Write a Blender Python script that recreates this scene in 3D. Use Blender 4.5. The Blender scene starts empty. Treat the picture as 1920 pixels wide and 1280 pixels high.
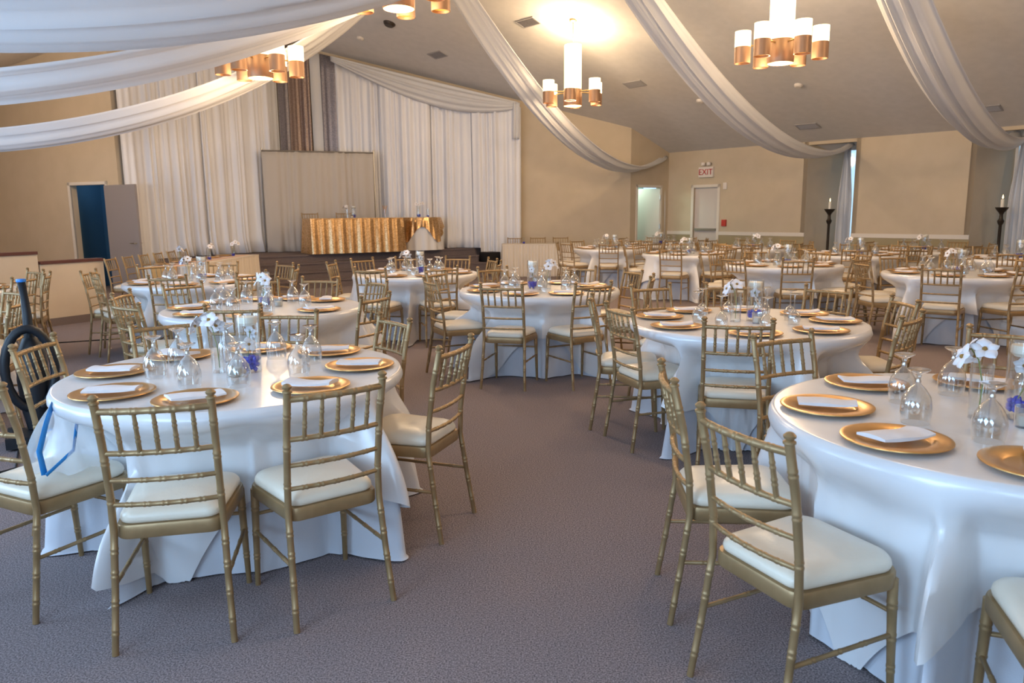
import bpy, math, random
from mathutils import Vector, Matrix
R = math.radians
sin, cos, pi = math.sin, math.cos, math.pi
random.seed(7)
SC = bpy.context.scene
COL = SC.collection

# ---------------------------------------------------------------- camera, world, lights, exposure
cam = bpy.data.cameras.new('camera'); camo = bpy.data.objects.new('camera', cam); COL.objects.link(camo)
cam.sensor_width = 36; cam.lens = 1420 / 1920 * 36; cam.clip_start = .05; cam.clip_end = 200
pit, rol = R(9.655), R(-.529)
fw = Vector((0, cos(pit), -sin(pit))); up0 = Vector((0, sin(pit), cos(pit))); rt0 = Vector((1, 0, 0))
rt = cos(rol) * rt0 + sin(rol) * up0; up = -sin(rol) * rt0 + cos(rol) * up0
M = Matrix((rt, up, -fw)).transposed().to_4x4(); M.translation = (0, 0, 1.4996)
camo.matrix_world = M
cam.dof.use_dof = True; cam.dof.focus_distance = 4.2; cam.dof.aperture_fstop = 4.5
SC.camera = camo

world = bpy.data.worlds.new('world'); SC.world = world; world.use_nodes = True
bg = world.node_tree.nodes['Background']; bg.inputs[0].default_value = (.50, .72, 1, 1); bg.inputs[1].default_value = 1.6
SC.view_settings.view_transform = 'Standard'; SC.view_settings.look = 'None'
SC.view_settings.gamma = 1; SC.view_settings.use_curve_mapping = False
SC.view_settings.exposure = 0.0
try:
    SC.cycles.use_denoising = True
    SC.cycles.max_bounces = 8; SC.cycles.diffuse_bounces = 4; SC.cycles.glossy_bounces = 3
    SC.cycles.transparent_max_bounces = 24; SC.cycles.sample_clamp_indirect = 4
except Exception:
    pass

# room frame: s runs along the right wall towards the viewer, d is the distance from that wall into the hall
RC = Vector((4.15, 20.3)); UU = Vector((sin(R(42)), -cos(R(42)))); VV = Vector((-cos(R(42)), -sin(R(42))))
RIDGE, EAVE, SLOPE, LEFT = 9.0, 3.0, .335, 18.6
def W(s, d): return RC + s * UU + d * VV
def W3(s, d, z):
    q = W(s, d); return Vector((q.x, q.y, z))
def ceil_z(x, y):
    d = (Vector((x, y)) - RC).dot(VV)
    return EAVE + SLOPE * min(d, 2 * RIDGE - d)
def ceil_d(d): return EAVE + SLOPE * min(d, 2 * RIDGE - d)

DAY = (.45, .69, 1.0)
WARM = (1.0, .70, .42)
WIN_S = (1.2, 4.4, 7.6, 10.8, 14.0)          # daylight windows of the long wall behind the camera
for s in WIN_S:
    li = bpy.data.lights.new('window_daylight', 'AREA'); li.shape = 'RECTANGLE'; li.size = 1.7; li.size_y = 2.1
    li.energy = 130; li.color = DAY
    lo = bpy.data.objects.new('window_daylight', li); COL.objects.link(lo)
    lo.location = W3(s, LEFT - .12, 1.75)
    lo.rotation_euler = Vector((-VV.x, -VV.y, .58)).to_track_quat('-Z', 'Z').to_euler()   # window light aimed upward on purpose, to brighten swags and ceiling

# ---------------------------------------------------------------- materials
MT = {}
def mat(name, col, rough=.6, metal=0, spec=.5, **kw):
    m = bpy.data.materials.new(name); m.use_nodes = True
    b = m.node_tree.nodes['Principled BSDF']
    b.inputs['Base Color'].default_value = (*col, 1); b.inputs['Roughness'].default_value = rough
    b.inputs['Metallic'].default_value = metal; b.inputs['Specular IOR Level'].default_value = spec
    for k, v in kw.items():
        b.inputs[k.replace('_', ' ')].default_value = v
    MT[name] = m; return m
def nd(m, t, **kw):
    n = m.node_tree.nodes.new(t)
    for k, v in kw.items(): setattr(n, k, v)
    return n
def noise_mix(name, c1, c2, scale, detail=3, bump=0, bscale=None, stretch=None, lo=.35, hi=.65):
    m = MT[name]; nt = m.node_tree; b = nt.nodes['Principled BSDF']; L = nt.links
    tc = nd(m, 'ShaderNodeTexCoord'); n = nd(m, 'ShaderNodeTexNoise'); n.inputs['Scale'].default_value = scale; n.inputs['Detail'].default_value = detail
    src = tc.outputs['Object']
    if stretch:
        mp = nd(m, 'ShaderNodeMapping'); mp.inputs['Scale'].default_value = stretch; L.new(src, mp.inputs[0]); src = mp.outputs[0]
    L.new(src, n.inputs['Vector'])
    r = nd(m, 'ShaderNodeValToRGB'); r.color_ramp.elements[0].color = (*c1, 1); r.color_ramp.elements[1].color = (*c2, 1)
    r.color_ramp.elements[0].position = lo; r.color_ramp.elements[1].position = hi
    L.new(n.outputs['Fac'], r.inputs[0]); L.new(r.outputs[0], b.inputs['Base Color'])
    if bump:
        n2 = n
        if bscale:
            n2 = nd(m, 'ShaderNodeTexNoise'); n2.inputs['Scale'].default_value = bscale; n2.inputs['Detail'].default_value = 2; L.new(src, n2.inputs['Vector'])
        bp = nd(m, 'ShaderNodeBump'); bp.inputs['Strength'].default_value = bump; bp.inputs['Distance'].default_value = .01
        L.new(n2.outputs['Fac'], bp.inputs['Height']); L.new(bp.outputs[0], b.inputs['Normal'])
    return m
mat('carpet', (.15, .13, .14), .95, spec=.1); noise_mix('carpet', (.115, .097, .104), (.38, .32, .325), 165, 5, .35, 300, lo=.36, hi=.66)
mat('stage_carpet', (.12, .10, .10), .95, spec=.1); noise_mix('stage_carpet', (.13, .107, .108), (.22, .18, .18), 150, 2, .3)
mat('wall', (.575, .49, .37), .75, spec=.25); noise_mix('wall', (.56, .475, .355), (.59, .50, .38), 3, 3, .08, 180)
mat('wainscot', (.36, .31, .20), .7, spec=.25); noise_mix('wainscot', (.35, .30, .19), (.38, .33, .215), 3, 3, .08, 180)
mat('half_wall', (.62, .52, .40), .75, spec=.25); noise_mix('half_wall', (.60, .50, .375), (.63, .53, .40), 3, 3, .08, 180)
mat('ceiling', (.70, .66, .63), .9, spec=.2); noise_mix('ceiling', (.66, .645, .63), (.70, .68, .665), 6, 3, .1, 220)
mat('trim', (.74, .69, .63), .5); mat('door_white', (.62, .57, .55), .5); mat('door_grey', (.30, .28, .29), .5)
mat('cap_wood', (.10, .035, .03), .35); mat('baseboard', (.16, .125, .115), .6)
mat('blue_dark', (.07, .17, .27), .7); mat('green_room', (.46, .58, .47), .7)
mat('steel', (.45, .44, .42), .35, 1); mat('dark_metal', (.045, .035, .028), .45, .5); mat('vent', (.34, .33, .34), .6)
mat('satin', (.79, .79, .80), .25, spec=.85)
noise_mix('satin', (.77, .77, .79), (.81, .81, .82), 2.5, 2, .14, 9)
mat('satin_sheen', (.80, .78, .76), .42, spec=.5, Sheen_Weight=.2)
mat('polyester', (.66, .69, .76), .75, spec=.3); noise_mix('polyester', (.64, .67, .745), (.68, .71, .775), 4, 2, .1, 260)
mat('sheer', (.74, .75, .80), .5, spec=.45, Sheen_Weight=.25); noise_mix('sheer', (.74, .75, .80), (.82, .83, .87), 1.2, 3, .05, 60, stretch=(6, 6, .4))
mat('drape', (.86, .87, .90), .42, spec=.45, Sheen_Weight=.25); noise_mix('drape', (.85, .85, .86), (.89, .89, .90), 1.5, 3)
mat('screen_cloth', (.47, .44, .41), .7, spec=.3, Sheen_Weight=.2)
mat('pleat_cloth', (.70, .63, .54), .6, spec=.4)
def sequin(name, c1, c2, scale, metal=.9, rough=.3, bump=.9):
    m = mat(name, c1, rough, metal); nt = m.node_tree; b = nt.nodes['Principled BSDF']; L = nt.links
    tc = nd(m, 'ShaderNodeTexCoord'); v = nd(m, 'ShaderNodeTexVoronoi'); v.inputs['Scale'].default_value = scale
    L.new(tc.outputs['Object'], v.inputs['Vector'])
    mx = nd(m, 'ShaderNodeMix', data_type='RGBA'); mx.inputs[6].default_value = (*c1, 1); mx.inputs[7].default_value = (*c2, 1)
    sp = nd(m, 'ShaderNodeSeparateColor'); L.new(v.outputs['Color'], sp.inputs[0]); L.new(sp.outputs[0], mx.inputs[0]); L.new(mx.outputs[2], b.inputs['Base Color'])
    bp = nd(m, 'ShaderNodeBump'); bp.inputs['Strength'].default_value = bump; bp.inputs['Distance'].default_value = .01
    L.new(sp.outputs[1], bp.inputs['Height']); L.new(bp.outputs[0], b.inputs['Normal'])
sequin('sequin_gold', (.47, .27, .11), (.80, .56, .32), 60)
sequin('sequin_grey', (.20, .19, .22), (.34, .32, .35), 70, .5, .45)
sequin('sequin_taupe', (.26, .19, .17), (.44, .35, .31), 70, .5, .45)
mat('chair_gold', (.36, .24, .115), .40, .45, spec=.5); noise_mix('chair_gold', (.335, .222, .105), (.39, .262, .13), 14, 3)
mat('vinyl', (.80, .73, .62), .33, spec=.5); noise_mix('vinyl', (.78, .70, .57), (.82, .745, .61), 7, 3, .06, 90)
mat('charger', (.60, .34, .12), .30, .75); noise_mix('charger', (.57, .32, .11), (.64, .37, .135), 8, 2, .03, 60)
mat('napkin', (.82, .80, .82), .8, spec=.2); noise_mix('napkin', (.80, .78, .80), (.84, .82, .84), 20, 2, .15, 240)
mat('runner', (.62, .30, .06), .4, spec=.5, Sheen_Weight=.3)
mat('copper', (.42, .25, .15), .45, .5); mat('brass', (.62, .44, .20), .35, .9)
mat('wax', (.86, .82, .72), .5); mat('petal', (.84, .83, .86), .55); mat('petal_heart', (.30, .16, .03), .6); mat('petal_blue', (.05, .06, .5), .5)
mat('gems', (.01, .025, .55), .12, spec=.8); mat('stem', (.20, .26, .07), .5)
mat('vac_black', (.004, .008, .014), .5); mat('vac_blue', (.02, .20, .62), .35); mat('rubber', (.012, .012, .014), .6)
mat('ribbon', (.02, .28, .72), .35); mat('red', (.5, .04, .03), .5); mat('sign_white', (.75, .70, .66), .5)
mat('leaf', (.03, .16, .09), .6); mat('yellow', (.8, .55, .05), .5)
def emis(name, col, st, base=(.8, .7, .5)):
    m = mat(name, base, .4); b = m.node_tree.nodes['Principled BSDF']
    b.inputs['Emission Color'].default_value = (*col, 1); b.inputs['Emission Strength'].default_value = st
emis('shade_lit', (1, .80, .46), 3.6); emis('shade_amber', (1, .42, .05), 1.0, (.5, .25, .06)); emis('flame', (1, .75, .35), 6)
def thin_glass(name, tint, refl=.06, alpha=.9):
    m = bpy.data.materials.new(name); m.use_nodes = True; nt = m.node_tree; nt.nodes.clear(); L = nt.links
    o = nd(m, 'ShaderNodeOutputMaterial'); t = nd(m, 'ShaderNodeBsdfTransparent'); t.inputs[0].default_value = (*tint, 1)
    g = nd(m, 'ShaderNodeBsdfGlossy'); g.inputs['Roughness'].default_value = .03; g.inputs[0].default_value = (1, 1, 1, 1)
    f = nd(m, 'ShaderNodeLayerWeight'); f.inputs[0].default_value = .5
    pw = nd(m, 'ShaderNodeMath', operation='POWER'); pw.inputs[1].default_value = 2.0; L.new(f.outputs['Facing'], pw.inputs[0])
    ad = nd(m, 'ShaderNodeMath', operation='MULTIPLY_ADD'); ad.inputs[1].default_value = .85; ad.inputs[2].default_value = refl; ad.use_clamp = True
    mx = nd(m, 'ShaderNodeMixShader'); L.new(pw.outputs[0], ad.inputs[0]); L.new(ad.outputs[0], mx.inputs[0]); L.new(t.outputs[0], mx.inputs[1]); L.new(g.outputs[0], mx.inputs[2]); L.new(mx.outputs[0], o.inputs[0])
    MT[name] = m
thin_glass('glass', (.85, .86, .86), .15); thin_glass('pane', (.9, .95, .95)); thin_glass('glass_foot', (.80, .81, .81), .32); thin_glass('glass_clear', (.96, .97, .97), .05)
def translucent(name, k, col):
    m = MT[name]; nt = m.node_tree; b = nt.nodes['Principled BSDF']; o = nt.nodes['Material Output']
    t = nd(m, 'ShaderNodeBsdfTranslucent'); t.inputs[0].default_value = (*col, 1); mx = nd(m, 'ShaderNodeMixShader'); mx.inputs[0].default_value = k
    nt.links.new(b.outputs[0], mx.inputs[1]); nt.links.new(t.outputs[0], mx.inputs[2]); nt.links.new(mx.outputs[0], o.inputs[0])
translucent('drape', .35, (.88, .89, .92))
def tulle(name, col, op):
    m = bpy.data.materials.new(name); m.use_nodes = True; nt = m.node_tree; b = nt.nodes['Principled BSDF']; b.inputs['Base Color'].default_value = (*col, 1)
    b.inputs['Alpha'].default_value = op; b.inputs['Roughness'].default_value = .6; MT[name] = m
tulle('organza', (.85, .88, .92), .33)

# ---------------------------------------------------------------- mesh helpers
class MB:
    def __init__(s): s.v = []; s.f = []
    def add(s, vs, fs):
        o = len(s.v); s.v += [tuple(x) for x in vs]; s.f += [tuple(i + o for i in f) for f in fs]; return s
    def box(s, x0, x1, y0, y1, z0, z1, mtx=None):
        vs = [Vector(q) for q in ((x0, y0, z0), (x1, y0, z0), (x1, y1, z0), (x0, y1, z0), (x0, y0, z1), (x1, y0, z1), (x1, y1, z1), (x0, y1, z1))]
        if mtx: vs = [mtx @ q for q in vs]
        return s.add(vs, [(0, 3, 2, 1), (4, 5, 6, 7), (0, 1, 5, 4), (1, 2, 6, 5), (2, 3, 7, 6), (3, 0, 4, 7)])
    def lathe(s, prof, n=20, c=(0, 0, 0), close=False):
        vs = []; fs = []; k = len(prof)
        for i in range(n):
            a = 2 * pi * i / n
            for r, z in prof: vs.append((c[0] + r * cos(a), c[1] + r * sin(a), c[2] + z))
        for i in range(n):
            j = (i + 1) % n
            for q in range(k - 1):
                fs.append((i * k + q, j * k + q, j * k + q + 1, i * k + q + 1))
        if prof[0][0] > 1e-5 and close: fs.append(tuple(i * k for i in range(n))[::-1])
        if prof[-1][0] > 1e-5 and close: fs.append(tuple(i * k + k - 1 for i in range(n)))
        return s.add(vs, fs)
    def tube(s, path, rad, n=8, cap=True):
        P = [Vector(q) for q in path]
        if not isinstance(rad, (list, tuple)): rad = [rad] * len(P)
        vs = []; fs = []; up = None
        for i, q in enumerate(P):
            t = (P[min(i + 1, len(P) - 1)] - P[max(i - 1, 0)]).normalized()
            if up is None: up = Vector((0, 0, 1)) if abs(t.z) < .8 else Vector((1, 0, 0))
            x = up.cross(t).normalized(); up = t.cross(x).normalized()
            for k in range(n):
                a = 2 * pi * k / n; vs.append(q + rad[i] * (cos(a) * x + sin(a) * up))
        for i in range(len(P) - 1):
            for k in range(n):
                l = (k + 1) % n; fs.append((i * n + k, i * n + l, (i + 1) * n + l, (i + 1) * n + k))
        if cap: fs += [tuple(range(n))[::-1], tuple(range((len(P) - 1) * n, len(P) * n))]
        return s.add(vs, fs)
    def grid(s, rows):
        n = len(rows[0]); vs = [q for r in rows for q in r]; fs = []
        for i in range(len(rows) - 1):
            for k in range(n - 1): fs.append((i * n + k, i * n + k + 1, (i + 1) * n + k + 1, (i + 1) * n + k))
        return s.add(vs, fs)
    def poly_prism(s, pts, z0, z1):
        n = len(pts); vs = [(p[0], p[1], z0) for p in pts] + [(p[0], p[1], z1) for p in pts]
        fs = [tuple(range(n))[::-1], tuple(range(n, 2 * n))] + [(i, (i + 1) % n, n + (i + 1) % n, n + i) for i in range(n)]
        return s.add(vs, fs)
    def mesh(s, name, m, sharp=38):
        me = bpy.data.meshes.new(name); me.from_pydata(s.v, [], s.f); me.update()
        me.polygons.foreach_set('use_smooth', [True] * len(me.polygons))
        try: me.set_sharp_from_angle(angle=R(sharp))
        except Exception: pass
        if m: me.materials.append(MT[m])
        return me
    def obj(s, name, m, parent=None, sharp=38): return link(name, s.mesh(name, m, sharp), parent)
def link(name, me, parent=None, mtx=None):
    o = bpy.data.objects.new(name, me); COL.objects.link(o)
    if parent is not None: o.parent = parent
    if mtx is not None: o.matrix_local = mtx
    return o
def tag(o, label=None, cat=None, group=None, kind=None):
    if label: o['label'] = label
    if cat: o['category'] = cat
    if group: o['group'] = group
    if kind: o['kind'] = kind
    return o
def empty(name, loc=(0, 0, 0), rz=0, label=None, cat=None, group=None):
    o = bpy.data.objects.new(name, None); COL.objects.link(o); o.empty_display_size = .1
    o.location = loc; o.rotation_euler = (0, 0, rz)
    return tag(o, label, cat, group)
def struct(o, label=None, cat=None): return tag(o, label, cat, None, 'structure')
def sst(a, b, x):
    t = max(0, min(1, (x - a) / (b - a))); return t * t * (3 - 2 * t)
def lerp(a, b, t): return a + (b - a) * t

# ---------------------------------------------------------------- room shell
P0 = Vector((-7.65, 15.1)); AP = Vector((-5.2, 19.3)); Q = W(0, 1.56)
struct(MB().poly_prism([(-15, -6), (22, -6), (22, 24), (-15, 24)], -.1, 0).obj('floor', 'carpet'), 'speckled grey purple carpet covering the whole hall floor', 'floor')
def roof(name, d0, d1, label):
    a, b = -10, 20; th = .12
    c = [W3(a, d0, ceil_d(d0)), W3(b, d0, ceil_d(d0)), W3(b, d1, ceil_d(d1)), W3(a, d1, ceil_d(d1))]
    t = [q + Vector((0, 0, th)) for q in c]
    return struct(MB().add(c + t, [(0, 1, 2, 3), (7, 6, 5, 4), (0, 4, 5, 1), (1, 5, 6, 2), (2, 6, 7, 3), (3, 7, 4, 0)]).obj(name, 'ceiling'), label, 'ceiling')
roof('ceiling_right', -.6, RIDGE, 'sloping plaster ceiling falling from the ridge to the window wall')
roof('ceiling_left', RIDGE, LEFT + .6, 'sloping plaster ceiling falling from the ridge to the draped side')

def wall_seg(mb, A, B, z0=0, z1=None, th=.14, nrm=None, n=1):
    """vertical slab from A to B; its room face on the A-B line, thickness away from the room"""
    A = Vector(A[:2]); B = Vector(B[:2]); d = (B - A).normalized(); nn = nrm if nrm else Vector((d.y, -d.x))
    for i in range(n):
        a = A.lerp(B, i / n); b = A.lerp(B, (i + 1) / n)
        za = z1 if z1 is not None else ceil_z(*a) + .03; zb = z1 if z1 is not None else ceil_z(*b) + .03
        a2, b2 = a + nn * th, b + nn * th
        vs = [(a.x, a.y, z0), (b.x, b.y, z0), (b2.x, b2.y, z0), (a2.x, a2.y, z0), (a.x, a.y, za), (b.x, b.y, zb), (b2.x, b2.y, zb), (a2.x, a2.y, za)]
        mb.add(vs, [(0, 3, 2, 1), (4, 5, 6, 7), (0, 1, 5, 4), (1, 2, 6, 5), (2, 3, 7, 6), (3, 0, 4, 7)])
    return mb
OUT = -VV
# right wall: panels between window niches
NICHES = [(3.81, 4.88), (7.2, 8.3), (10.6, 11.7)]
DOOR_S = (.80, 1.50)      # exit door
mb = MB()
edges = [0.0] + [x for n_ in NICHES for x in n_] + [16.5]
ND = 1.0
for i in range(0, len(edges), 2):
    a, b = edges[i], edges[i + 1]
    if i == 0:
        wall_seg(mb, W(a, 0), W(DOOR_S[0], 0), nrm=OUT); wall_seg(mb, W(DOOR_S[0], 0), W(DOOR_S[1], 0), 2.08, nrm=OUT); wall_seg(mb, W(DOOR_S[1], 0), W(b, 0), nrm=OUT)
    else: wall_seg(mb, W(a, 0), W(b, 0), nrm=OUT)
for a, b in NICHES:
    wall_seg(mb, W(a, 0), W(a + .38, -ND), 0, 3.03, .1, nrm=-UU)
    wall_seg(mb, W(b, 0), W(b, -ND), 0, 3.03, .1, nrm=UU)
    c = [W3(a, 0, 2.9), W3(b, 0, 2.9), W3(b, -ND, 2.9), W3(a, -ND, 2.9)]
    mb.poly_prism([(q.x, q.y) for q in c], 2.93, 3.03)
struct(mb.obj('wall_right', 'wall'), 'warm beige wall with window niches and a white exit door', 'wall')
# chair rails and olive lower wall on the panels
k = 0
SEGN = ['between the doorway corner and exit door', 'between exit door and first niche', 'between the two visible niches', 'beyond the second niche', 'at the hidden end of the hall']
segs = [(0, DOOR_S[0] - .07), (DOOR_S[1] + .07, 3.81), (4.88, 7.2), (8.3, 10.6), (11.7, 16.4)]
for a, b in segs:
    k += 1
    struct(wall_seg(MB(), W(a, .018), W(b, .018), .90, .985, .03, nrm=OUT).obj('trim_%d' % k, 'trim'), 'pale chair rail on the wall %s' % SEGN[k - 1], 'rail')
    struct(wall_seg(MB(), W(a, .006), W(b, .006), .0, .90, .02, nrm=OUT).obj('wainscot_%d' % k, 'wainscot'), 'olive painted lower wall below the rail %s' % SEGN[k - 1], 'wall panel')
# niche windows
for i, (a, b) in enumerate(NICHES):
    w = struct(empty('window_%d' % (i + 1)), ['tall narrow window in the niche nearer the exit door', 'tall narrow window in the niche beyond the beige panel', 'tall narrow window in the niche out towards the viewer'][i], 'window')
    fr = MB()
    s0, s1 = a + .38, b
    for (p, q, z0, z1) in ((s0, s0 + .05, 0.25, 2.93), (s1 - .05, s1, .25, 2.93), (s0, s1, .25, .31), (s0, s1, 2.86, 2.93)):
        wall_seg(fr, W(p, -ND), W(q, -ND), z0, z1, .06, nrm=OUT)
    fr.obj('frame', 'trim', w)
    wall_seg(MB(), W(s0, -ND), W(s1, -ND), 0, .25, .06, nrm=OUT).obj('sill_panel', 'wall', w)
    wall_seg(MB(), W(s0 + .05, -ND - .03), W(s1 - .05, -ND - .03), .31, 2.86, .008, nrm=OUT).obj('pane', 'pane', w)
# return wall between the back wall and the exit wall, with the open doorway to the green vestibule
dirq = (RC - Q).normalized(); nq = Vector((-dirq.y, dirq.x))
if nq.dot(Vector((0, 1))) < 0: nq = -nq
DA, DB = .28, 1.22
def PQ(t): return Q + dirq * t
mb = MB(); wall_seg(mb, PQ(0), PQ(DA), nrm=nq); wall_seg(mb, PQ(DA), PQ(DB), 2.10, nrm=nq); wall_seg(mb, PQ(DB), PQ(1.56), nrm=nq)
struct(mb.obj('wall_return', 'wall'), 'short beige wall around the open doorway to the green room', 'wall')
d1 = struct(empty('door_1'), 'open doorway to a pale green room with a dark gap at the hinge', 'doorway')
mb = MB()
for (a, b, z0, z1) in ((DA - .06, DA, 0, 2.16), (DB, DB + .06, 0, 2.16), (DA - .06, DB + .06, 2.10, 2.16)): wall_seg(mb, PQ(a) - nq * .02, PQ(b) - nq * .02, z0, z1, .05, nrm=nq)
mb.obj('frame', 'trim', d1)
lf = wall_seg(MB(), PQ(DB - .02), PQ(DB - .30) + nq * .85, 0.01, 2.08, .045, nrm=dirq).obj('door_leaf', 'door_white', d1)
mb = MB()
for z in (.3, 1.05, 1.8): mb.tube([(*(PQ(DB - .03) - nq * .02), z), (*(PQ(DB - .03) - nq * .02), z + .12)], .018, 8)
mb.obj('hinge', 'steel', d1)
mb = MB(); wall_seg(mb, PQ(DA - .8) + nq * 1.5, PQ(DB + 1.2) + nq * 1.5, 0, 2.6, .1, nrm=nq); wall_seg(mb, PQ(DA - .3) + nq * .15, PQ(DA - .3) + nq * 1.5, 0, 2.6, .1, nrm=-dirq)
struct(mb.obj('wall_vestibule', 'green_room'), 'pale green wall seen through the open doorway', 'wall')
c_ = PQ(DA + .35) + nq * 1.47
tag(wall_seg(MB(), c_, c_ + dirq * .30, 1.50, 1.62, .02, nrm=nq).obj('wall_plaque', 'rubber'), 'small dark plaque on the pale green wall', 'plaque')
vl = bpy.data.lights.new('vestibule_lamp', 'POINT'); vl.energy = 40; vl.color = (.75, 1, .85); vl.shadow_soft_size = .15
vo = bpy.data.objects.new('vestibule_lamp', vl); COL.objects.link(vo); vo.location = (*(PQ(.6) + nq * .8), 2.3)
# back walls
mb = MB(); wall_seg(mb, AP, Q, nrm=Vector((0, 1)), n=1); struct(mb.obj('wall_back', 'wall'), 'warm beige gable wall behind the stage curtains', 'wall')
nl = Vector((-(AP - P0).normalized().y, (AP - P0).normalized().x))
mb = MB(); wall_seg(mb, P0, AP, nrm=nl); struct(mb.obj('wall_stage_side', 'wall'), 'angled beige wall behind the long row of white curtains', 'wall')
# door wall on the left
dl = Vector((-.92, .39)).normalized(); ndl = Vector((.39, .92)).normalized()
def PL(t): return P0 + dl * t
LA, LB = .36, 1.36
mb = MB(); wall_seg(mb, PL(0), PL(LA), nrm=ndl); wall_seg(mb, PL(LA), PL(LB), 2.12, nrm=ndl); wall_seg(mb, PL(LB), PL(6.0), nrm=ndl)
struct(mb.obj('wall_left', 'wall'), 'beige wall with an open doorway into a dark blue room', 'wall')
d2 = struct(empty('door_2'), 'grey door standing open beside the dark blue doorway', 'door')
mb = MB()
for (a, b, z0, z1) in ((LA - .06, LA, 0, 2.18), (LB, LB + .06, 0, 2.18), (LA - .06, LB + .06, 2.12, 2.18)): wall_seg(mb, PL(a) - ndl * .02, PL(b) - ndl * .02, z0, z1, .05, nrm=ndl)
mb.obj('frame', 'trim', d2)
hinge = PL(LA + .02) - ndl * .03; ld = Vector((.87, -.50)).normalized()
lf = wall_seg(MB(), hinge, hinge + ld * .97, .01, 2.10, .045, nrm=Vector((ld.y, -ld.x)) * -1).obj('door_leaf', 'door_grey', d2)
hb = hinge + ld * .90; nf = Vector((ld.y, -ld.x))
mb = MB(); mb.tube([(*hb, .98), (*(hb + nf * .06), .98), (*(hb + nf * .06 - ld * .13), .98)], .011, 8); mb.tube([(*(hb - nf * .045), .98), (*(hb - nf * .10), .98), (*(hb - nf * .10 - ld * .12), .98)], .011, 8)
mb.obj('door_handle', 'steel', lf)
mb = MB(); wall_seg(mb, PL(.2) + ndl * 1.0, PL(2.0) + ndl * 1.0, 0, 2.4, .1, nrm=ndl); wall_seg(mb, PL(1.75) + ndl * .15, PL(1.75) + ndl * 1.0, 0, 2.4, .1, nrm=dl)
wall_seg(mb, PL(.3) + ndl * .15, PL(.3) + ndl * 1.0, 0, 2.4, .06, nrm=-dl)
mb.poly_prism([tuple(PL(.25) + ndl * .15), tuple(PL(1.85) + ndl * .15), tuple(PL(1.85) + ndl * 1.1), tuple(PL(.25) + ndl * 1.1)], 2.4, 2.5)
struct(mb.obj('wall_blue_room', 'blue_dark'), 'dark blue room seen through the open doorway', 'wall')
bl = bpy.data.lights.new('blue_room_fill', 'POINT'); bl.energy = 2.2; bl.color = (.5, .75, 1); bl.shadow_soft_size = .2  # point fill added inside the room to lift its darkness
blo = bpy.data.objects.new('blue_room_fill', bl); COL.objects.link(blo); blo.location = (*(PL(1.3) + ndl * .6), 2.1)
# long wall behind the camera, and the two ends
mb = MB(); e = [-3.0]
for s in WIN_S: e += [s - .9, s + .9]
e.append(16.5)
for i in range(0, len(e), 2): wall_seg(mb, W(e[i], LEFT), W(e[i + 1], LEFT), nrm=VV)
for s in WIN_S: wall_seg(mb, W(s - .9, LEFT), W(s + .9, LEFT), 0, .65, nrm=VV); wall_seg(mb, W(s - .9, LEFT), W(s + .9, LEFT), 2.85, nrm=VV)
struct(mb.obj('wall_window_side', 'wall'), 'long beige wall of windows behind the viewer', 'wall')
for i, s in enumerate(WIN_S):
    w = struct(empty('window_%d' % (i + 4)), '%s wide window along the long wall behind the viewer' % ['first', 'second', 'third', 'fourth', 'fifth'][i], 'window')
    fr = MB()
    for (p, q, z0, z1) in ((s - .9, s - .84, .65, 2.85), (s + .84, s + .9, .65, 2.85), (s - .9, s + .9, .65, .71), (s - .9, s + .9, 2.79, 2.85), (s - .02, s + .02, .65, 2.85)):
        wall_seg(fr, W(p, LEFT), W(q, LEFT), z0, z1, .06, nrm=VV)
    fr.obj('frame', 'trim', w)
    wall_seg(MB(), W(s - .85, LEFT + .04), W(s + .85, LEFT + .04), .70, 2.80, .008, nrm=VV).obj('pane', 'pane', w)
mb = MB(); wall_seg(mb, W(16.5, 0), W(16.5, RIDGE), nrm=UU); wall_seg(mb, W(16.5, RIDGE), W(16.5, LEFT), nrm=UU)
struct(mb.obj('wall_end', 'wall'), 'beige end wall of the hall out of view', 'wall')
mb = MB(); wall_seg(mb, W(-3.0, LEFT), PL(6.0), nrm=Vector((-1, 0)))
struct(mb.obj('wall_corner', 'wall'), 'beige wall closing the corner beside the half walls', 'wall')

# half walls with dark wooden caps
H1 = Vector((-5.98, 11.15)); H0 = Vector((-6.42, 10.35)); hd = (H1 - H0).normalized(); hn = Vector((-hd.y, hd.x)); HM = H0 - hd * 3.2
hw = struct(empty('half_wall'), 'low beige half wall with a dark wooden cap ending by the doorway', 'half wall')
wall_seg(MB(), H0, H1, 0, .86, .14, nrm=hn).obj('panel', 'half_wall', hw)
wall_seg(MB(), H0 - hn * .02, H1 - hn * .02, .86, .90, .18, nrm=hn).obj('cap', 'cap_wood', hw)
wall_seg(MB(), H0 - hn * .012, H1 - hn * .012, 0, .11, .01, nrm=hn).obj('baseboard', 'baseboard', hw)
hw = struct(empty('half_wall'), 'taller beige half wall with a dark wooden cap at the frame edge', 'half wall')
wall_seg(MB(), HM, H0 - hd * .02, 0, 1.00, .14, nrm=hn).obj('panel', 'half_wall', hw)
wall_seg(MB(), HM - hn * .02, H0 - hd * .02 - hn * .02, 1.00, 1.04, .18, nrm=hn).obj('cap', 'cap_wood', hw)
wall_seg(MB(), HM - hn * .012, H0 - hd * .02 - hn * .012, 0, .11, .01, nrm=hn).obj('baseboard', 'baseboard', hw)

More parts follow.
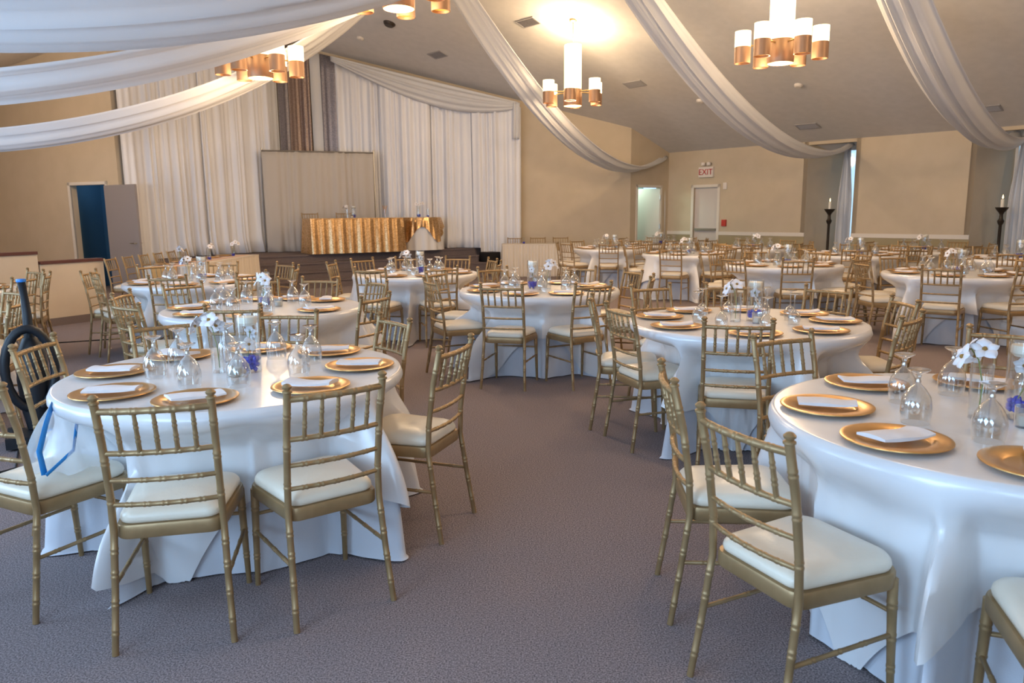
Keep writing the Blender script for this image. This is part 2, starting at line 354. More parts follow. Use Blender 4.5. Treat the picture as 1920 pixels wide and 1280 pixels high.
# exit door
d3 = struct(empty('door_3'), 'white exit door with a dark panic bar under the exit sign', 'door')
a, b = DOOR_S
mb = MB()
for (p, q, z0, z1) in ((a - .07, a, 0, 2.15), (b, b + .07, 0, 2.15), (a - .07, b + .07, 2.08, 2.15)): wall_seg(mb, W(p, .02), W(q, .02), z0, z1, .06, nrm=OUT)
mb.obj('frame', 'trim', d3)
wall_seg(MB(), W(a, -.06), W(b, -.06), 0, 2.08, .05, nrm=OUT).obj('door_leaf', 'door_white', d3)
pb = MB(); wall_seg(pb, W(a + .03, 0.0), W(b - .05, 0.0), 1.0, 1.06, .05, nrm=OUT)
pb.obj('panic_bar', 'steel', d3)

# stage
SF = Vector((-4.76, 16.23)); sd = Vector((.817, .577)); sn = Vector((.577, -.817))
STAGE_Z = .64
S0 = SF - sd * 2.55; S1 = SF + sd * 4.62
def off(p, k): return p + sn * k
st = struct(empty('stage'), 'dark carpeted stage with wide steps along its front', 'stage')
MB().poly_prism([tuple(S0), tuple(S1), (-.72, 19.2), (-5.05, 19.2), (-7.2, 15.5)], 0, STAGE_Z).obj('platform', 'stage_carpet', st)
for i in range(3):
    z = STAGE_Z - .16 * (i + 1); k0, k1 = .32 * i, .32 * (i + 1)
    mb = MB().poly_prism([tuple(off(S0, k0)), tuple(off(S1, k0)), tuple(off(S1, k1)), tuple(off(S0, k1))], 0, z)
    mb.obj('step', 'stage_carpet', st)
for i in range(4):
    z = STAGE_Z - .16 * i; k1 = .32 * i
    MB().poly_prism([tuple(off(S0, k1 - .02)), tuple(off(S1, k1 - .02)), tuple(off(S1, k1 + .025)), tuple(off(S0, k1 + .025))], z - .03, z + .004).obj('nosing', 'stage_carpet', st)
bx = off(S1, .15) + sd * .14
tag(MB().poly_prism([tuple(bx), tuple(bx + sd * .35), tuple(bx + sd * .35 + sn * .4), tuple(bx + sn * .4)], 0, .55).obj('equipment_case', 'rubber'), 'black equipment case standing at the end of the stage', 'case')

# ---------------------------------------------------------------- draped fabric
def swag(name, A, B, sag, k, wid, dep, label, group, m='drape', folds=4, seed=0, tail=None, n=56, nv=36, e0=.16, e1=.16):
    """fabric length hanging from A to B: gathered at both ends, opening out in the middle, folds running along it"""
    rnd = random.Random(seed); A = Vector(A); B = Vector(B); run = (B - A); run.z = 0; run.normalize(); lat = Vector((-run.y, run.x, 0))
    ph = [rnd.uniform(0, 6.28) for _ in range(6)]
    rows = []
    for i in range(n + 1):
        t = i / n; c = A.lerp(B, t); c.z -= sag * 4 * (t ** k) * (1 - t ** k)
        o = sin(pi * t) ** .65
        w = lerp(e0 if t < .5 else e1, wid, o); dp = dep * o
        row = []
        for j in range(nv + 1):
            v = j / nv * 2 - 1
            fz = .040 * (.35 + .65 * o) * sin(folds * pi * v + ph[0] + .6 * sin(3 * t + ph[1])) + .018 * sin(folds * 2.3 * pi * v + ph[2] + t * 2)
            fz += .05 * o * sin(2.2 * v + ph[3])
            row.append(c + lat * (w * v + .02 * sin(7 * v + ph[4])) + Vector((0, 0, -dp * (1 - v * v) + fz + .16 * (1 - o) * sin(3 * v + ph[5]) * .5)))
        rows.append(row)
    o = tag(MB().grid(rows).obj(name, m, None, 80), label, 'drape', group)
    md = o.modifiers.new('thickness', 'SOLIDIFY'); md.thickness = .004
    if tail: # hanging end of the same length of cloth
        (dx, dy), zb, tw = tail; rows = []
        tdir = Vector((dx, dy, 0)).normalized(); tn = Vector((-tdir.y, tdir.x, 0))
        for i in range(15):
            t = i / 14; z = lerp(B.z + .05, zb, t); ww = lerp(.07, tw, sst(0, .5, t))
            rows.append([Vector((B.x, B.y, z)) + tdir * (ww * (j / 24 * 2 - 1)) + tn * (.035 * sin(j * 1.25 + .4 * sin(5 * t)) + .015 * sin(j * 2.9)) for j in range(25)])
        ch = MB().grid(rows).obj('hanging_tail', m, o, 80); md = ch.modifiers.new('thickness', 'SOLIDIFY'); md.thickness = .004
    return o
RZ = ceil_d(RIDGE) - .10
gR = 'ceiling swags to the window wall'; gL = 'ceiling swags to the viewer side'
for i, (sA, sB, dB, sag, k, lab, tl) in enumerate(((1.75, -.12, .12, 1.28, 1.14, 'pale swag drooping past the small chandelier to the doorway corner', ((UU.x, UU.y), .15, .14)),
        (4.76, 4.56, -.30, 1.17, 1.127, 'pale swag drooping from the ridge to the first window niche', ((UU.x, UU.y), .1, .17)),
        (8.18, 7.92, -.30, 1.17, 1.147, 'pale swag drooping from the ridge to the second window niche', ((UU.x, UU.y), .1, .20)))):
    swag('ceiling_swag', W3(sA, RIDGE, RZ), W3(sB, dB, 2.88), sag, k, .34, .20, lab, gR, seed=i, tail=tl)
for i, (sA, sB, zB, sag, k, wid, lab) in enumerate(((1.7, -2.1, 2.75, 1.50, .76, .46, 'lowest white swag crossing in front of the curtain wall'),
        (4.95, 2.89, 2.62, .98, .93, .62, 'middle white swag between the lowest and the topmost ones'),
        (7.67, 6.21, 2.72, 1.06, .97, .80, 'broad bluish white swag topmost in the picture'))):
    swag('ceiling_swag', W3(sA, RIDGE, RZ), W3(sB, 18.3, zB), sag, k, wid, .30, lab, gL, folds=5, seed=10 + i, nv=48)
# ridge bar that carries them
tag(MB().tube([W3(-3, RIDGE, ceil_d(RIDGE) - .06), W3(14, RIDGE, ceil_d(RIDGE) - .06)], .03, 8).obj('ridge_rail', 'trim'), 'pale rail along the ceiling ridge holding the swags', 'rail')

def curtain(name, A, B, zb, zt, label, group, m='sheer', per=.13, amp=.04, seed=0, off_n=None, puddle=.05, cols=None, gather=0.0, cat='curtain'):
    """pleated hanging cloth between plan points A and B; zt may follow the ceiling (a function)"""
    rnd = random.Random(seed); A = Vector(A); B = Vector(B); d = (B - A); L = d.length; d.normalize(); nn = Vector((d.y, -d.x))
    n = max(24, int(L / per * 8)); ph = [rnd.uniform(0, 6.28) for _ in range(6)]
    rows = []; nz = 14
    for i in range(nz + 1):
        t = i / nz; row = []
        for j in range(n + 1):
            x = j / n; s = x * L; q = A + d * s
            top = zt(q) if callable(zt) else zt
            bot = zb(q) if callable(zb) else zb
            z = lerp(top, bot, t)
            wv = sin(2 * pi * s / per + 1.3 * sin(2.1 * s / per * .7 + ph[0]) + ph[1])
            w2 = sin(2 * pi * s / (per * 2.9) + ph[2] + 1.2 * t * sin(ph[3] + s * 2))
            w3 = sin(2 * pi * s / (per * 6.3) + ph[5]); o = amp * (wv * (.7 + .3 * t) * (.65 + .35 * w3) + 1.0 * w2 * (.4 + .6 * t)) + puddle * sst(.9, 1, t) * (1 + .6 * w2)
            sl = gather * t * t * (.5 - x) * L + .02 * t * sin(3.1 * s + ph[4])
            row.append(Vector((q.x, q.y, z)) + Vector((nn.x, nn.y, 0)) * o + Vector((d.x, d.y, 0)) * sl)
        rows.append(row)
    ob = tag(MB().grid(rows).obj(name, m, None, 80), label, cat, group)
    md = ob.modifiers.new('thickness', 'SOLIDIFY'); md.thickness = .003
    return ob
lw = (AP - P0).normalized(); lin = Vector((lw.y, -lw.x))        # into the room
LL = (AP - P0).length
def LWp(t, o=.16): return P0 + lw * t + lin * o
ctop = lambda q: ceil_z(q.x, q.y) - .12
cbl = lambda q: STAGE_Z + .01 if q.y > 15.9 else .01
gC = 'white curtains along the stage walls'
n = 4; t0, t1 = .10, LL - 1.15
for i in range(n):
    a, b = lerp(t0, t1, i / n), lerp(t0, t1, (i + 1) / n)
    curtain('curtain', LWp(a - .06, .15 + .03 * (i % 2)), LWp(b + .06, .15 + .03 * (i % 2)), cbl, (lambda q, z=4.55: min(ctop(q), 4.2 + .28 * (q - P0).length)), ['white sheer curtain panel hanging beside the grey door', 'second white curtain panel along from the grey door', 'third white curtain panel along from the grey door', 'white curtain panel next to the striped backdrop'][i], gC, 'sheer', .15, .045, 20 + i)
rw = (Q - AP).normalized(); rin = Vector((rw.y, -rw.x))
def RWp(t, o=.16): return AP + rw * t + rin * o
# striped backdrop in the gable corner
spec = [(-1.12, -.80, 'drape', 'narrow white stripe of the corner backdrop beside the white curtains'), (-.79, -.45, 'sequin_grey', 'grey sparkling stripe of the corner backdrop'), (-.44, -.02, 'sequin_taupe', 'taupe sparkling stripe in the middle of the corner backdrop')]
for i, (a, b, m, lab) in enumerate(spec):
    curtain('backdrop_stripe', LWp(LL + a), LWp(LL + b), STAGE_Z + .01, ctop, lab, 'striped backdrop panels', m, .15, .02, 40 + i, puddle=.0)
spec = [(.02, .36, 'sequin_taupe', 'taupe sparkling stripe beside the white stripe of the backdrop'), (.37, .62, 'drape', 'slim white stripe between sparkling backdrop stripes'), (.63, .98, 'sequin_grey', 'dark grey sparkling stripe next to the swagged curtains')]
for i, (a, b, m, lab) in enumerate(spec):
    curtain('backdrop_stripe', RWp(a), RWp(b), STAGE_Z + .01, ctop, lab, 'striped backdrop panels', m, .15, .02, 50 + i, puddle=.0)
n = 4; t0, t1 = 1.0, 5.42
cbr = lambda q: STAGE_Z + .01 if q.x < -.75 else .01
for i in range(n):
    a, b = lerp(t0, t1, i / n), lerp(t0, t1, (i + 1) / n)
    curtain('curtain', RWp(a - .05, .15 + .10 * (i % 2)), RWp(b + .05, .15 + .10 * (i % 2)), cbr, lambda q: ctop(q) - .12, ['white curtain panel beside the dark grey sparkling stripe', 'white curtain panel behind the gold sequin tables', 'white curtain panel behind the scalloped cake table', 'last white curtain panel beside the bare beige wall'][i], gC, 'sheer', .15, .05, 60 + i, puddle=.09 if i > 1 else .05)
# valance swag over those curtains
rows = []
VA, VB = RWp(.92, .30), RWp(5.40, .30)
for i in range(61):
    t = i / 60; p = VA.lerp(VB, t); zt = ceil_z(p.x, p.y) - .16
    hgt = .12 + .46 * (sin(pi * t ** 1.25)) ** .8
    row = []
    for j in range(25):
        v = j / 24
        bul = .16 * sin(pi * v) * sin(pi * t) ** .6 + .03 * sin(9 * pi * v + 2 * t) * (.3 + .7 * sin(pi * t))
        row.append(Vector((p.x, p.y, zt - hgt * v)) + Vector((rin.x, rin.y, 0)) * bul)
    rows.append(row)
vs = tag(MB().grid(rows).obj('valance_swag', 'drape', None, 80), 'white crescent swag along the sloping top of the stage curtains', 'drape')
vs.modifiers.new('thickness', 'SOLIDIFY').thickness = .004
tq = RWp(5.36, .36); zq = ceil_z(tq.x, tq.y) - .3
curtain('tie_tail', tq - rw * .08, tq + rw * .08, zq - .75, zq + .1, 'short white tie hanging from the end of the crescent swag', None, 'drape', .06, .02, 71, puddle=0, cat='tie')
# free standing pipe and drape screen behind the head table
SA, SB = Vector((-5.64, 17.64)), Vector((-3.28, 18.62))
scr = curtain('backdrop_screen', SA, SB, STAGE_Z + .01, 2.93, 'free standing taupe curtain screen behind the gold head table', None, 'screen_cloth', .17, .022, 80, puddle=.06, cat='screen')
MB().tube([(SA.x, SA.y, 2.935), (SB.x, SB.y, 2.935)], .02, 8).obj('cross_bar', 'steel', scr)
for p in (SA, SB): MB().tube([(p.x, p.y + .05, STAGE_Z), (p.x, p.y + .05, 3.0)], .02, 8).obj('pole', 'steel', scr)

# ---------------------------------------------------------------- ceiling fittings
def ceil_frame(s, d):
    """matrix whose local z points down out of the ceiling plane of the window side"""
    x = Vector((UU.x, UU.y, 0)); y = Vector((VV.x, VV.y, SLOPE)).normalized(); z = x.cross(y)
    if z.z > 0: x = -x; z = x.cross(y)
    m = Matrix((x, y, z)).transposed().to_4x4(); m.translation = W3(s, d, ceil_d(d)); return m
VENTS = [(-1.98, 5.96, 'dark slatted ceiling vent closest to the stage curtains'), (1.22, 6.19, 'slatted ceiling vent beside the small chandelier canopy'), (1.63, 3.48, 'slatted ceiling vent between small chandelier and exit door'), (4.16, .78, 'slatted ceiling vent above the first window niche'), (7.54, .8, 'slatted ceiling vent above the second window niche')]
fr = MB()
for (x0, x1, y0, y1) in ((-.30, .30, -.16, -.13), (-.30, .30, .13, .16), (-.30, -.27, -.13, .13), (.27, .30, -.13, .13)): fr.box(x0, x1, y0, y1, 0, .02)
vfm = fr.mesh('vent_frame', 'vent'); vbm = MB().box(-.27, .27, -.13, .13, 0, .004).mesh('vent_back', 'rubber')
vsm = MB().box(-.27, .27, -.009, .009, .004, .018, Matrix.Rotation(.5, 4, 'X')).mesh('vent_slat', 'vent')
for s, d, lab in VENTS:
    o = empty('ceiling_vent', label=lab, cat='vent', group='ceiling air vents'); o.matrix_world = ceil_frame(s, d) @ Matrix.Scale(.8, 4)
    link('frame', vfm, o); link('backing', vbm, o)
    for q in range(7): link('slat', vsm, o, Matrix.Translation((0, -.105 + .035 * q, 0)))
dm = MB().lathe([(0, .05), (.05, .05), (.075, .03), (.08, 0)], 20).mesh('detector', 'trim')
dk = MB().lathe([(0, .06), (.09, .06), (.12, .03), (.13, 0)], 20).mesh('speaker', 'dark_metal')
for me, s, d, nm, lab in ((dk, -1.86, 7.29, 'ceiling_speaker', 'dark round fitting high on the ceiling near the ridge'), (dm, -3.25, 7.16, 'smoke_detector', 'small round detector on the ceiling near the curtain top'), (dm, 4.82, 2.52, 'smoke_detector', 'small round detector below the large chandelier'), (dm, 2.56, 2.43, 'smoke_detector', 'small round detector beside the middle ceiling swag')):
    o = tag(link(nm, me), lab, 'fitting'); o.matrix_world = ceil_frame(s, d)

# chandeliers
CH = {
 'can': MB().lathe([(0, 0), (.07, 0), (.075, -.03), (.05, -.05), (0, -.055)], 20).mesh('canopy', 'brass'),
 'shade': MB().lathe([(.155, .30), (.16, .30), (.16, 1.08), (.15, 1.09), (.14, 1.08), (.14, .30)], 28).mesh('central_shade', 'shade_lit'),
 'cup': MB().lathe([(0, .02), (.15, .02), (.165, .0), (.172, .02), (.172, .29), (.165, .30), (.0, .30)], 28).mesh('central_cup', 'copper'),
 'glass': MB().lathe([(0, .21), (.105, .21), (.105, .41), (.097, .41), (.097, .225), (0, .225)], 20).mesh('shade', 'shade_lit'),
 'lcup': MB().lathe([(.096, .0), (.106, .0), (.106, .21), (.096, .21)], 20).mesh('cup', 'copper'),
 'glow': MB().lathe([(0, .03), (.097, .03)], 20).mesh('glow', 'shade_amber'),
}
def chandelier(x, y, zb, rot, label, power):
    zc = ceil_z(x, y)
    c = empty('chandelier', (x, y, zb), rot, label, 'chandelier', 'hanging chandeliers with copper cups')
    link('canopy', CH['can'], c, Matrix.Translation((0, 0, zc - zb + .01)))
    MB().tube([(0, 0, 1.05), (0, 0, zc - zb - .03)], .012, 8).obj('rod', 'brass', c)
    link('central_shade', CH['shade'], c); link('central_cup', CH['cup'], c)
    for i in range(6):
        a = i * pi / 3; px, py = .49 * cos(a), .49 * sin(a); z = .03
        MB().tube([(.15 * cos(a), .15 * sin(a), .25), (.40 * cos(a), .40 * sin(a), .25)], .012, 6).obj('arm', 'brass', c)
        g = link('cup', CH['lcup'], c, Matrix.Translation((px, py, z))); link('shade', CH['glass'], g); link('glow', CH['glow'], g)
    for z, e_, r_ in ((1.22, power * .62, .10), (-.10, power * .38, .16)):
        l = bpy.data.lights.new('chandelier_lamp', 'POINT'); l.energy = e_; l.color = WARM; l.shadow_soft_size = r_
        lo = bpy.data.objects.new('chandelier_lamp', l); COL.objects.link(lo); lo.location = (x, y, zb + z)
PW = 272
chandelier(1.18, 14.75, 3.46, .35, 'small far chandelier glowing between the first two swags', PW)
chandelier(3.62, 10.6, 3.43, .75, 'large chandelier with white shades at the top edge', PW)
chandelier(-1.18, 8.6, 3.66, .5, 'chandelier cut off by the top edge beside the white swags', PW)
chandelier(-3.46, 11.0, 3.37, .25, 'chandelier half hidden behind the white swags', PW)
chandelier(7.6, 5.6, 3.46, .2, 'chandelier of the window side row out of view', PW)
chandelier(2.1, 4.6, 3.86, .2, 'chandelier of the viewer side row out of view', PW * .6)

# out-of-view ceiling lamp added to brighten the dim entrance side
ex_, ey_ = -9.2, 12.4; ez_ = ceil_z(ex_, ey_)
cl = empty('added_ceiling_lamp', (ex_, ey_, ez_ - .02), 0, 'added unseen ceiling lamp brightening the entrance behind the half walls', 'lamp')
MB().lathe([(0, -.02), (.17, -.02), (.18, .03), (.18, .08)], 24).obj('housing', 'trim', cl); MB().lathe([(0, -.06), (.10, -.055), (.15, -.02)], 24).obj('diffuser', 'shade_lit', cl)
l = bpy.data.lights.new('entrance_fill', 'POINT'); l.energy = 135; l.color = WARM; l.shadow_soft_size = .15  # fill light belonging to the added lamp
lo = bpy.data.objects.new('entrance_fill', l); COL.objects.link(lo); lo.location = (ex_, ey_, ez_ - .35)
# ---------------------------------------------------------------- wall fittings by the exit door
ex = empty('exit_sign', label='white exit sign with red lettering above the white door', cat='sign')
xs = 1.02
wall_seg(MB(), W(xs - .05, .08), W(xs + .37, .08), 2.33, 2.58, .08, nrm=OUT).obj('sign_box', 'sign_white', ex)
tc = bpy.data.curves.new('lettering', 'FONT'); tc.body = 'EXIT'; tc.size = .20; tc.align_x = 'CENTER'; tc.align_y = 'CENTER'; tc.extrude = .004; tc.materials.append(MT['red'])
_t = bpy.data.objects.new('lettering', tc); to = link('lettering', bpy.data.meshes.new_from_object(_t), ex); bpy.data.objects.remove(_t)
tx = Vector((UU.x, UU.y, 0)); tz = Vector((VV.x, VV.y, 0)); ty = tz.cross(tx)
if ty.z < 0: tx = -tx; ty = tz.cross(tx)
mt_ = Matrix((tx, ty, tz)).transposed().to_4x4(); mt_.translation = W3(xs + .16, .088, 2.45); to.matrix_local = mt_
for q in (.08, .24):
    p_ = W3(xs + q, .08, 2.65); MB().lathe([(0, -.035), (.05, -.035), (.06, 0), (.05, .04), (0, .045)], 14, p_).obj('lamp_head', 'sign_white', ex)
tag(wall_seg(MB(), W(1.66, .05), W(1.78, .05), 1.12, 1.28, .05, nrm=OUT).obj('fire_alarm_pull', 'red'), 'red fire alarm pull box beside the exit door', 'alarm')
tag(wall_seg(MB(), W(1.66, .03), W(1.76, .03), 2.02, 2.18, .03, nrm=OUT).obj('wall_sensor', 'sign_white'), 'small pale sensor box high beside the exit door', 'sensor')

# floor candle stands
cs_prof = [(0, 0), (.15, 0), (.155, .02), (.12, .05), (.05, .08), (.035, .14), (.045, .17), (.03, .20), (.028, 1.18), (.05, 1.22), (.06, 1.26), (.035, 1.30), (.03, 1.38), (.05, 1.42), (.085, 1.46), (.11, 1.50), (.115, 1.515), (.10, 1.515), (0, 1.50)]
for s, d, lab in ((4.45, .16, 'dark floor candle stand in front of the first window niche'), (7.76, .16, 'dark floor candle stand in front of the second window niche')):
    q = W(s, d); c = empty('candle_stand', (q.x, q.y, 0), 0, lab, 'candle stand', 'floor candle stands')
    MB().lathe(cs_prof, 18).obj('stand', 'dark_metal', c)
    cd = MB().lathe([(0, 1.50), (.03, 1.50), (.03, 1.66), (0, 1.665)], 14).obj('candle', 'wax', c)
    MB().lathe([(0, 1.67), (.012, 1.69), (.008, 1.72), (0, 1.75)], 10).obj('flame', 'flame', cd)

# ---------------------------------------------------------------- chairs
def bamboo(path, r0, r1, rings, n=10, finial=False, fine=7):
    """turned bamboo-look rod along a path: tapered, with pairs of raised rings at the given fractions"""
    P = [Vector(q) for q in path]; seg = [(P[i + 1] - P[i]).length for i in range(len(P) - 1)]; T = sum(seg)
    def at(f):
        x = f * T
        for i, l in enumerate(seg):
            if x <= l or i == len(seg) - 1: return P[i].lerp(P[i + 1], min(1, x / l))
            x -= l
    st = [(i / fine, 0) for i in range(fine + 1)]
    acc = 0
    for l in seg[:-1]: acc += l; st.append((acc / T, 0))
    w = .0055 / T
    for f in rings:
        for c in (f - .008 / T, f + .008 / T): st += [(c - w, 0), (c - w * .5, .0013), (c + w * .5, .0013), (c + w, 0)]
    st = sorted(x for x in st if 0 <= x[0] <= 1)
    pts = [at(f) for f, _ in st]; rad = [lerp(r0, r1, f) + b for f, b in st]
    mb = MB().tube(pts, rad, n)
    if finial:
        t = P[-1]; mb.lathe([(r1 * .7, -.004), (r1 + .004, .0), (r1 + .004, .006), (r1 * .75, .010), (r1 + .003, .016), (r1 + .004, .022), (r1 * .7, .030), (0, .033)], n, t)
    return mb
def outline(wf, wb, dp, r, n=6):
    pts = []
    for cx, cy, a0, rr in ((wf - r, dp - r, 0, r), (-(wf - r), dp - r, 90, r), (-(wb - r * .7), -(dp - r * .7), 180, r * .7), (wb - r * .7, -(dp - r * .7), 270, r * .7)):
        for i in range(n + 1):
            a = R(a0 + 90 * i / n); pts.append((cx + rr * cos(a), cy + rr * sin(a)))
    return pts
def seat_frame_mesh(n=6):
    o = outline(.203, .180, .205, .07, n); mb = MB(); k = len(o); ins = .93
    rings = [[(x * .985, y * .985, .395) for x, y in o], [(x, y, .40) for x, y in o], [(x, y, .438) for x, y in o], [(x * .985, y * .985, .445) for x, y in o], [(x * .86, y * .86, .445) for x, y in o], [(x * .86, y * .86, .395) for x, y in o]]
    vs = [q for r_ in rings for q in r_]; fs = []
    for i in range(6):
        j = (i + 1) % 6
        for a in range(k): b = (a + 1) % k; fs.append((i * k + a, i * k + b, j * k + b, j * k + a))
    return mb.add(vs, fs)
def cushion_mesh(n=6):
    o = outline(.194, .170, .197, .07, n); k = len(o); mb = MB()
    lay = [(.90, .440), (.985, .450), (1.0, .461), (.988, .474), (.94, .487), (.82, .498), (.5, .507), (.0, .510)]
    vs = []; fs = []
    for sc, z in lay[:-1]: vs += [(x * sc, y * sc, z) for x, y in o]
    for i in range(len(lay) - 2):
        for a in range(k): b = (a + 1) % k; fs.append((i * k + a, i * k + b, (i + 1) * k + b, (i + 1) * k + a))
    vs.append((0, 0, .510)); c = len(vs) - 1; l = (len(lay) - 2) * k
    for a in range(k): fs.append((l + a, l + (a + 1) % k, c))
    fs.append(tuple(range(k))[::-1]); return mb.add(vs, fs)
POST = lambda sx: [(sx * .196, -.262, 0), (sx * .186, -.228, .22), (sx * .180, -.200, .42), (sx * .178, -.205, .55), (sx * .179, -.232, .74), (sx * .181, -.268, .895)]
def post_at(z):
    P = POST(1)
    for a, b in zip(P, P[1:]):
        if a[2] <= z <= b[2]:
            t = (z - a[2]) / (b[2] - a[2]); return lerp(a[0], b[0], t), lerp(a[1], b[1], t)
def rail_path(z, bow=.022, n=6):
    x, y = post_at(z); return [(lerp(-x, x, i / n), y - bow * (1 - (2 * i / n - 1) ** 2), z) for i in range(n + 1)]
def chair_meshes(hi):
    n = 10 if hi else 6; D = {}; fine = 6 if hi else 2
    rp = (.09, .2, .31, .40, .60, .76, .90) if hi else (); rl = (.2, .45, .7) if hi else (); rr = (.17, .335, .5, .665, .83) if hi else ()
    for sx in (-1, 1):
        D['post%d' % sx] = bamboo(POST(sx), .0115, .0135, rp, n, hi, fine).mesh('back_post', 'chair_gold')
        D['leg%d' % sx] = bamboo([(sx * .186, .168, .42), (sx * .192, .190, 0)], .0165, .0105, rl, n, False, 3).mesh('front_leg', 'chair_gold')
        D['side%d' % sx] = bamboo([(sx * .186, -.226, .24), (sx * .190, .180, .24)], .0075, .0075, rl, n, False, 3).mesh('stretcher', 'chair_gold')
    D['cross'] = bamboo([(-.188, .176, .31), (.188, .176, .31)], .0075, .0075, rl, n, False, 3).mesh('stretcher', 'chair_gold')
    for nm, z, r in (('top', .868, .0115), ('low', .715, .0095), ('sl1', .615, .0085), ('sl2', .525, .0085)):
        D[nm] = bamboo(rail_path(z), r, r, rr, n, False, 6 if hi else 3).mesh('rail', 'chair_gold')
    for i in range(5):
        f = (i + 1) / 6; a = rail_path(.868, n=60)[int(f * 60)]; b = rail_path(.715, n=60)[int(f * 60)]
        D['sp%d' % i] = bamboo([b, a], .0085, .0070, (.33, .66) if hi else (), 8 if hi else 5, False, 3 if hi else 1).mesh('spindle', 'chair_gold')
    D['frame'] = seat_frame_mesh(6 if hi else 3).mesh('seat_frame', 'chair_gold'); D['cushion'] = cushion_mesh(6 if hi else 3).mesh('cushion', 'vinyl', 60)
    return D
CHI, CLO = chair_meshes(True), chair_meshes(False)
PARTS = [('back_post', 'post-1'), ('back_post', 'post1'), ('front_leg', 'leg-1'), ('front_leg', 'leg1'), ('top_rail', 'top'), ('lower_rail', 'low'), ('back_slat', 'sl1'), ('back_slat', 'sl2'),
         ('seat_frame', 'frame'), ('cushion', 'cushion'), ('stretcher', 'side-1'), ('stretcher', 'side1'), ('stretcher', 'cross')] + [('spindle', 'sp%d' % i) for i in range(5)]
def chair(x, y, face, label, group, hi=True, z=0):
    """face: unit plan vector the sitter looks along"""
    c = empty('banquet_chair', (x, y, z), math.atan2(face[1], face[0]) - pi / 2, label, 'chair', group)
    D = CHI if hi else CLO
    for nm, k_ in PARTS: link(nm, D[k_], c)
    return c

# ---------------------------------------------------------------- tableware
ch_prof = [(0, .004), (.095, .004), (.102, .006), (.112, .013), (.150, .018), (.158, .0185), (.165, .017), (.166, .014), (.160, .012), (.115, .007), (.10, .0), (0, .0)]
PLATE = MB().lathe(ch_prof, 48).mesh('charger_plate', 'charger', 50)
def gob(prof_list, n=20): return [MB().lathe(p, n).mesh(nm, 'glass' if nm == 'bowl' else 'glass_foot', 60) for nm, p in prof_list]
GOB = gob([('bowl', [(.043, 0), (.046, .0), (.051, .035), (.051, .065), (.044, .095), (.028, .120), (.012, .135), (.009, .14)]), ('stem', [(.009, .14), (.010, .148), (.007, .155), (.009, .165), (.011, .172)]), ('foot', [(.0, .174), (.011, .172), (.022, .178), (.036, .187), (.037, .190), (.030, .190), (0, .186)])])
WINE = gob([('bowl', [(.032, 0), (.034, .0), (.041, .03), (.040, .055), (.030, .078), (.012, .094), (.004, .10)]), ('stem', [(.0045, .10), (.0045, .12), (.0045, .175), (.006, .19)]), ('foot', [(.006, .19), (.018, .194), (.036, .199), (.037, .201), (.0, .203)])])
def napkin_mesh(seed):
    rnd = random.Random(seed); rows = []; L_, W_ = .205, .100
    vs = []; fs = []
    nx, ny = 10, 5; ph = [rnd.uniform(0, 6) for _ in range(4)]
    for layer in (0, 1):
        for i in range(nx + 1):
            for j in range(ny + 1):
                u, v = i / nx * 2 - 1, j / ny * 2 - 1
                x = u * L_ / 2 + .008 * v * sin(ph[0]); y = v * (W_ / 2) * (1 - .18 * max(0, u) * (seed % 2)) + .010 * sin(u * 1.6 + ph[1])
                z = .002 if layer == 0 else .011 + .006 * (1 - v * v) + .003 * sin(3 * u + ph[2])
                z += .006 * max(0, abs(u) - .55)
                vs.append((x, y, z))
    k = ny + 1; N = (nx + 1) * k
    for i in range(nx):
        for j in range(ny):
            a = i * k + j; fs.append((a, a + 1, a + k + 1, a + k)); fs.append((N + a, N + a + k, N + a + k + 1, N + a + 1))
    for i in range(nx):
        for j, flip in ((0, 0), (ny, 1)):
            a = i * k + j; f = (a, a + k, N + a + k, N + a); fs.append(f if not flip else f[::-1])
    for j in range(ny):
        for i, flip in ((0, 1), (nx, 0)):
            a = i * k + j; f = (a, a + 1, N + a + 1, N + a); fs.append(f if not flip else f[::-1])
    return MB().add(vs, fs).mesh('napkin', 'napkin', 50)
NAPK = [napkin_mesh(i) for i in range(4)]
# orchid bloom, vases
def bloom():
    pet = MB(); 
    for i in range(5):
        a = 2 * pi * i / 5 + .3; w = .026 if i in (1, 4) else .018; l = .045
        mtx = Matrix.Rotation(a, 4, 'Z') @ Matrix.Rotation(-.25, 4, 'Y')
        rows = []
        for r in range(6):
            t = r / 5; ww = w * sin(pi * min(1, .12 + t * .88)) ** .7
            rows.append([mtx @ Vector((.004 + l * t, ww * (q / 3 - 1), .006 * sin(pi * t) - .006 * (q / 3 - 1) ** 2 + .004 * (1 - t))) for q in range(7)])
        pet.grid(rows)
    return pet.mesh('orchid_petals', 'petal', 80), MB().lathe([(0, .016), (.006, .014), (.010, .006), (.006, .0), (0, -.002)], 10).mesh('orchid_heart', 'petal_heart')
BL, BH = bloom()
rnd = random.Random(3); gm = MB()
for i in range(60):
    a, r_ = rnd.uniform(0, 2 * pi), .040 * math.sqrt(rnd.random()); z = .012 + .055 * rnd.random(); s_ = rnd.uniform(.008, .013)
    gm.lathe([(0, -s_), (s_ * .8, -s_ * .5), (s_, .1 * s_), (s_ * .7, s_ * .7), (0, s_)], 6, (r_ * cos(a), r_ * sin(a), z))
GEM = gm.mesh('gems', 'gems', 30)
VT = MB().lathe([(0, .004), (.048, .004), (.049, .012), (.052, .27), (.0545, .275), (.055, .27), (.053, .0), (0, 0)], 28).mesh('glass', 'glass_clear', 60)
VS = MB().lathe([(0, .004), (.033, .004), (.034, .19), (.037, .195), (.037, .19), (.036, .0), (0, 0)], 24).mesh('glass', 'glass_clear', 60)
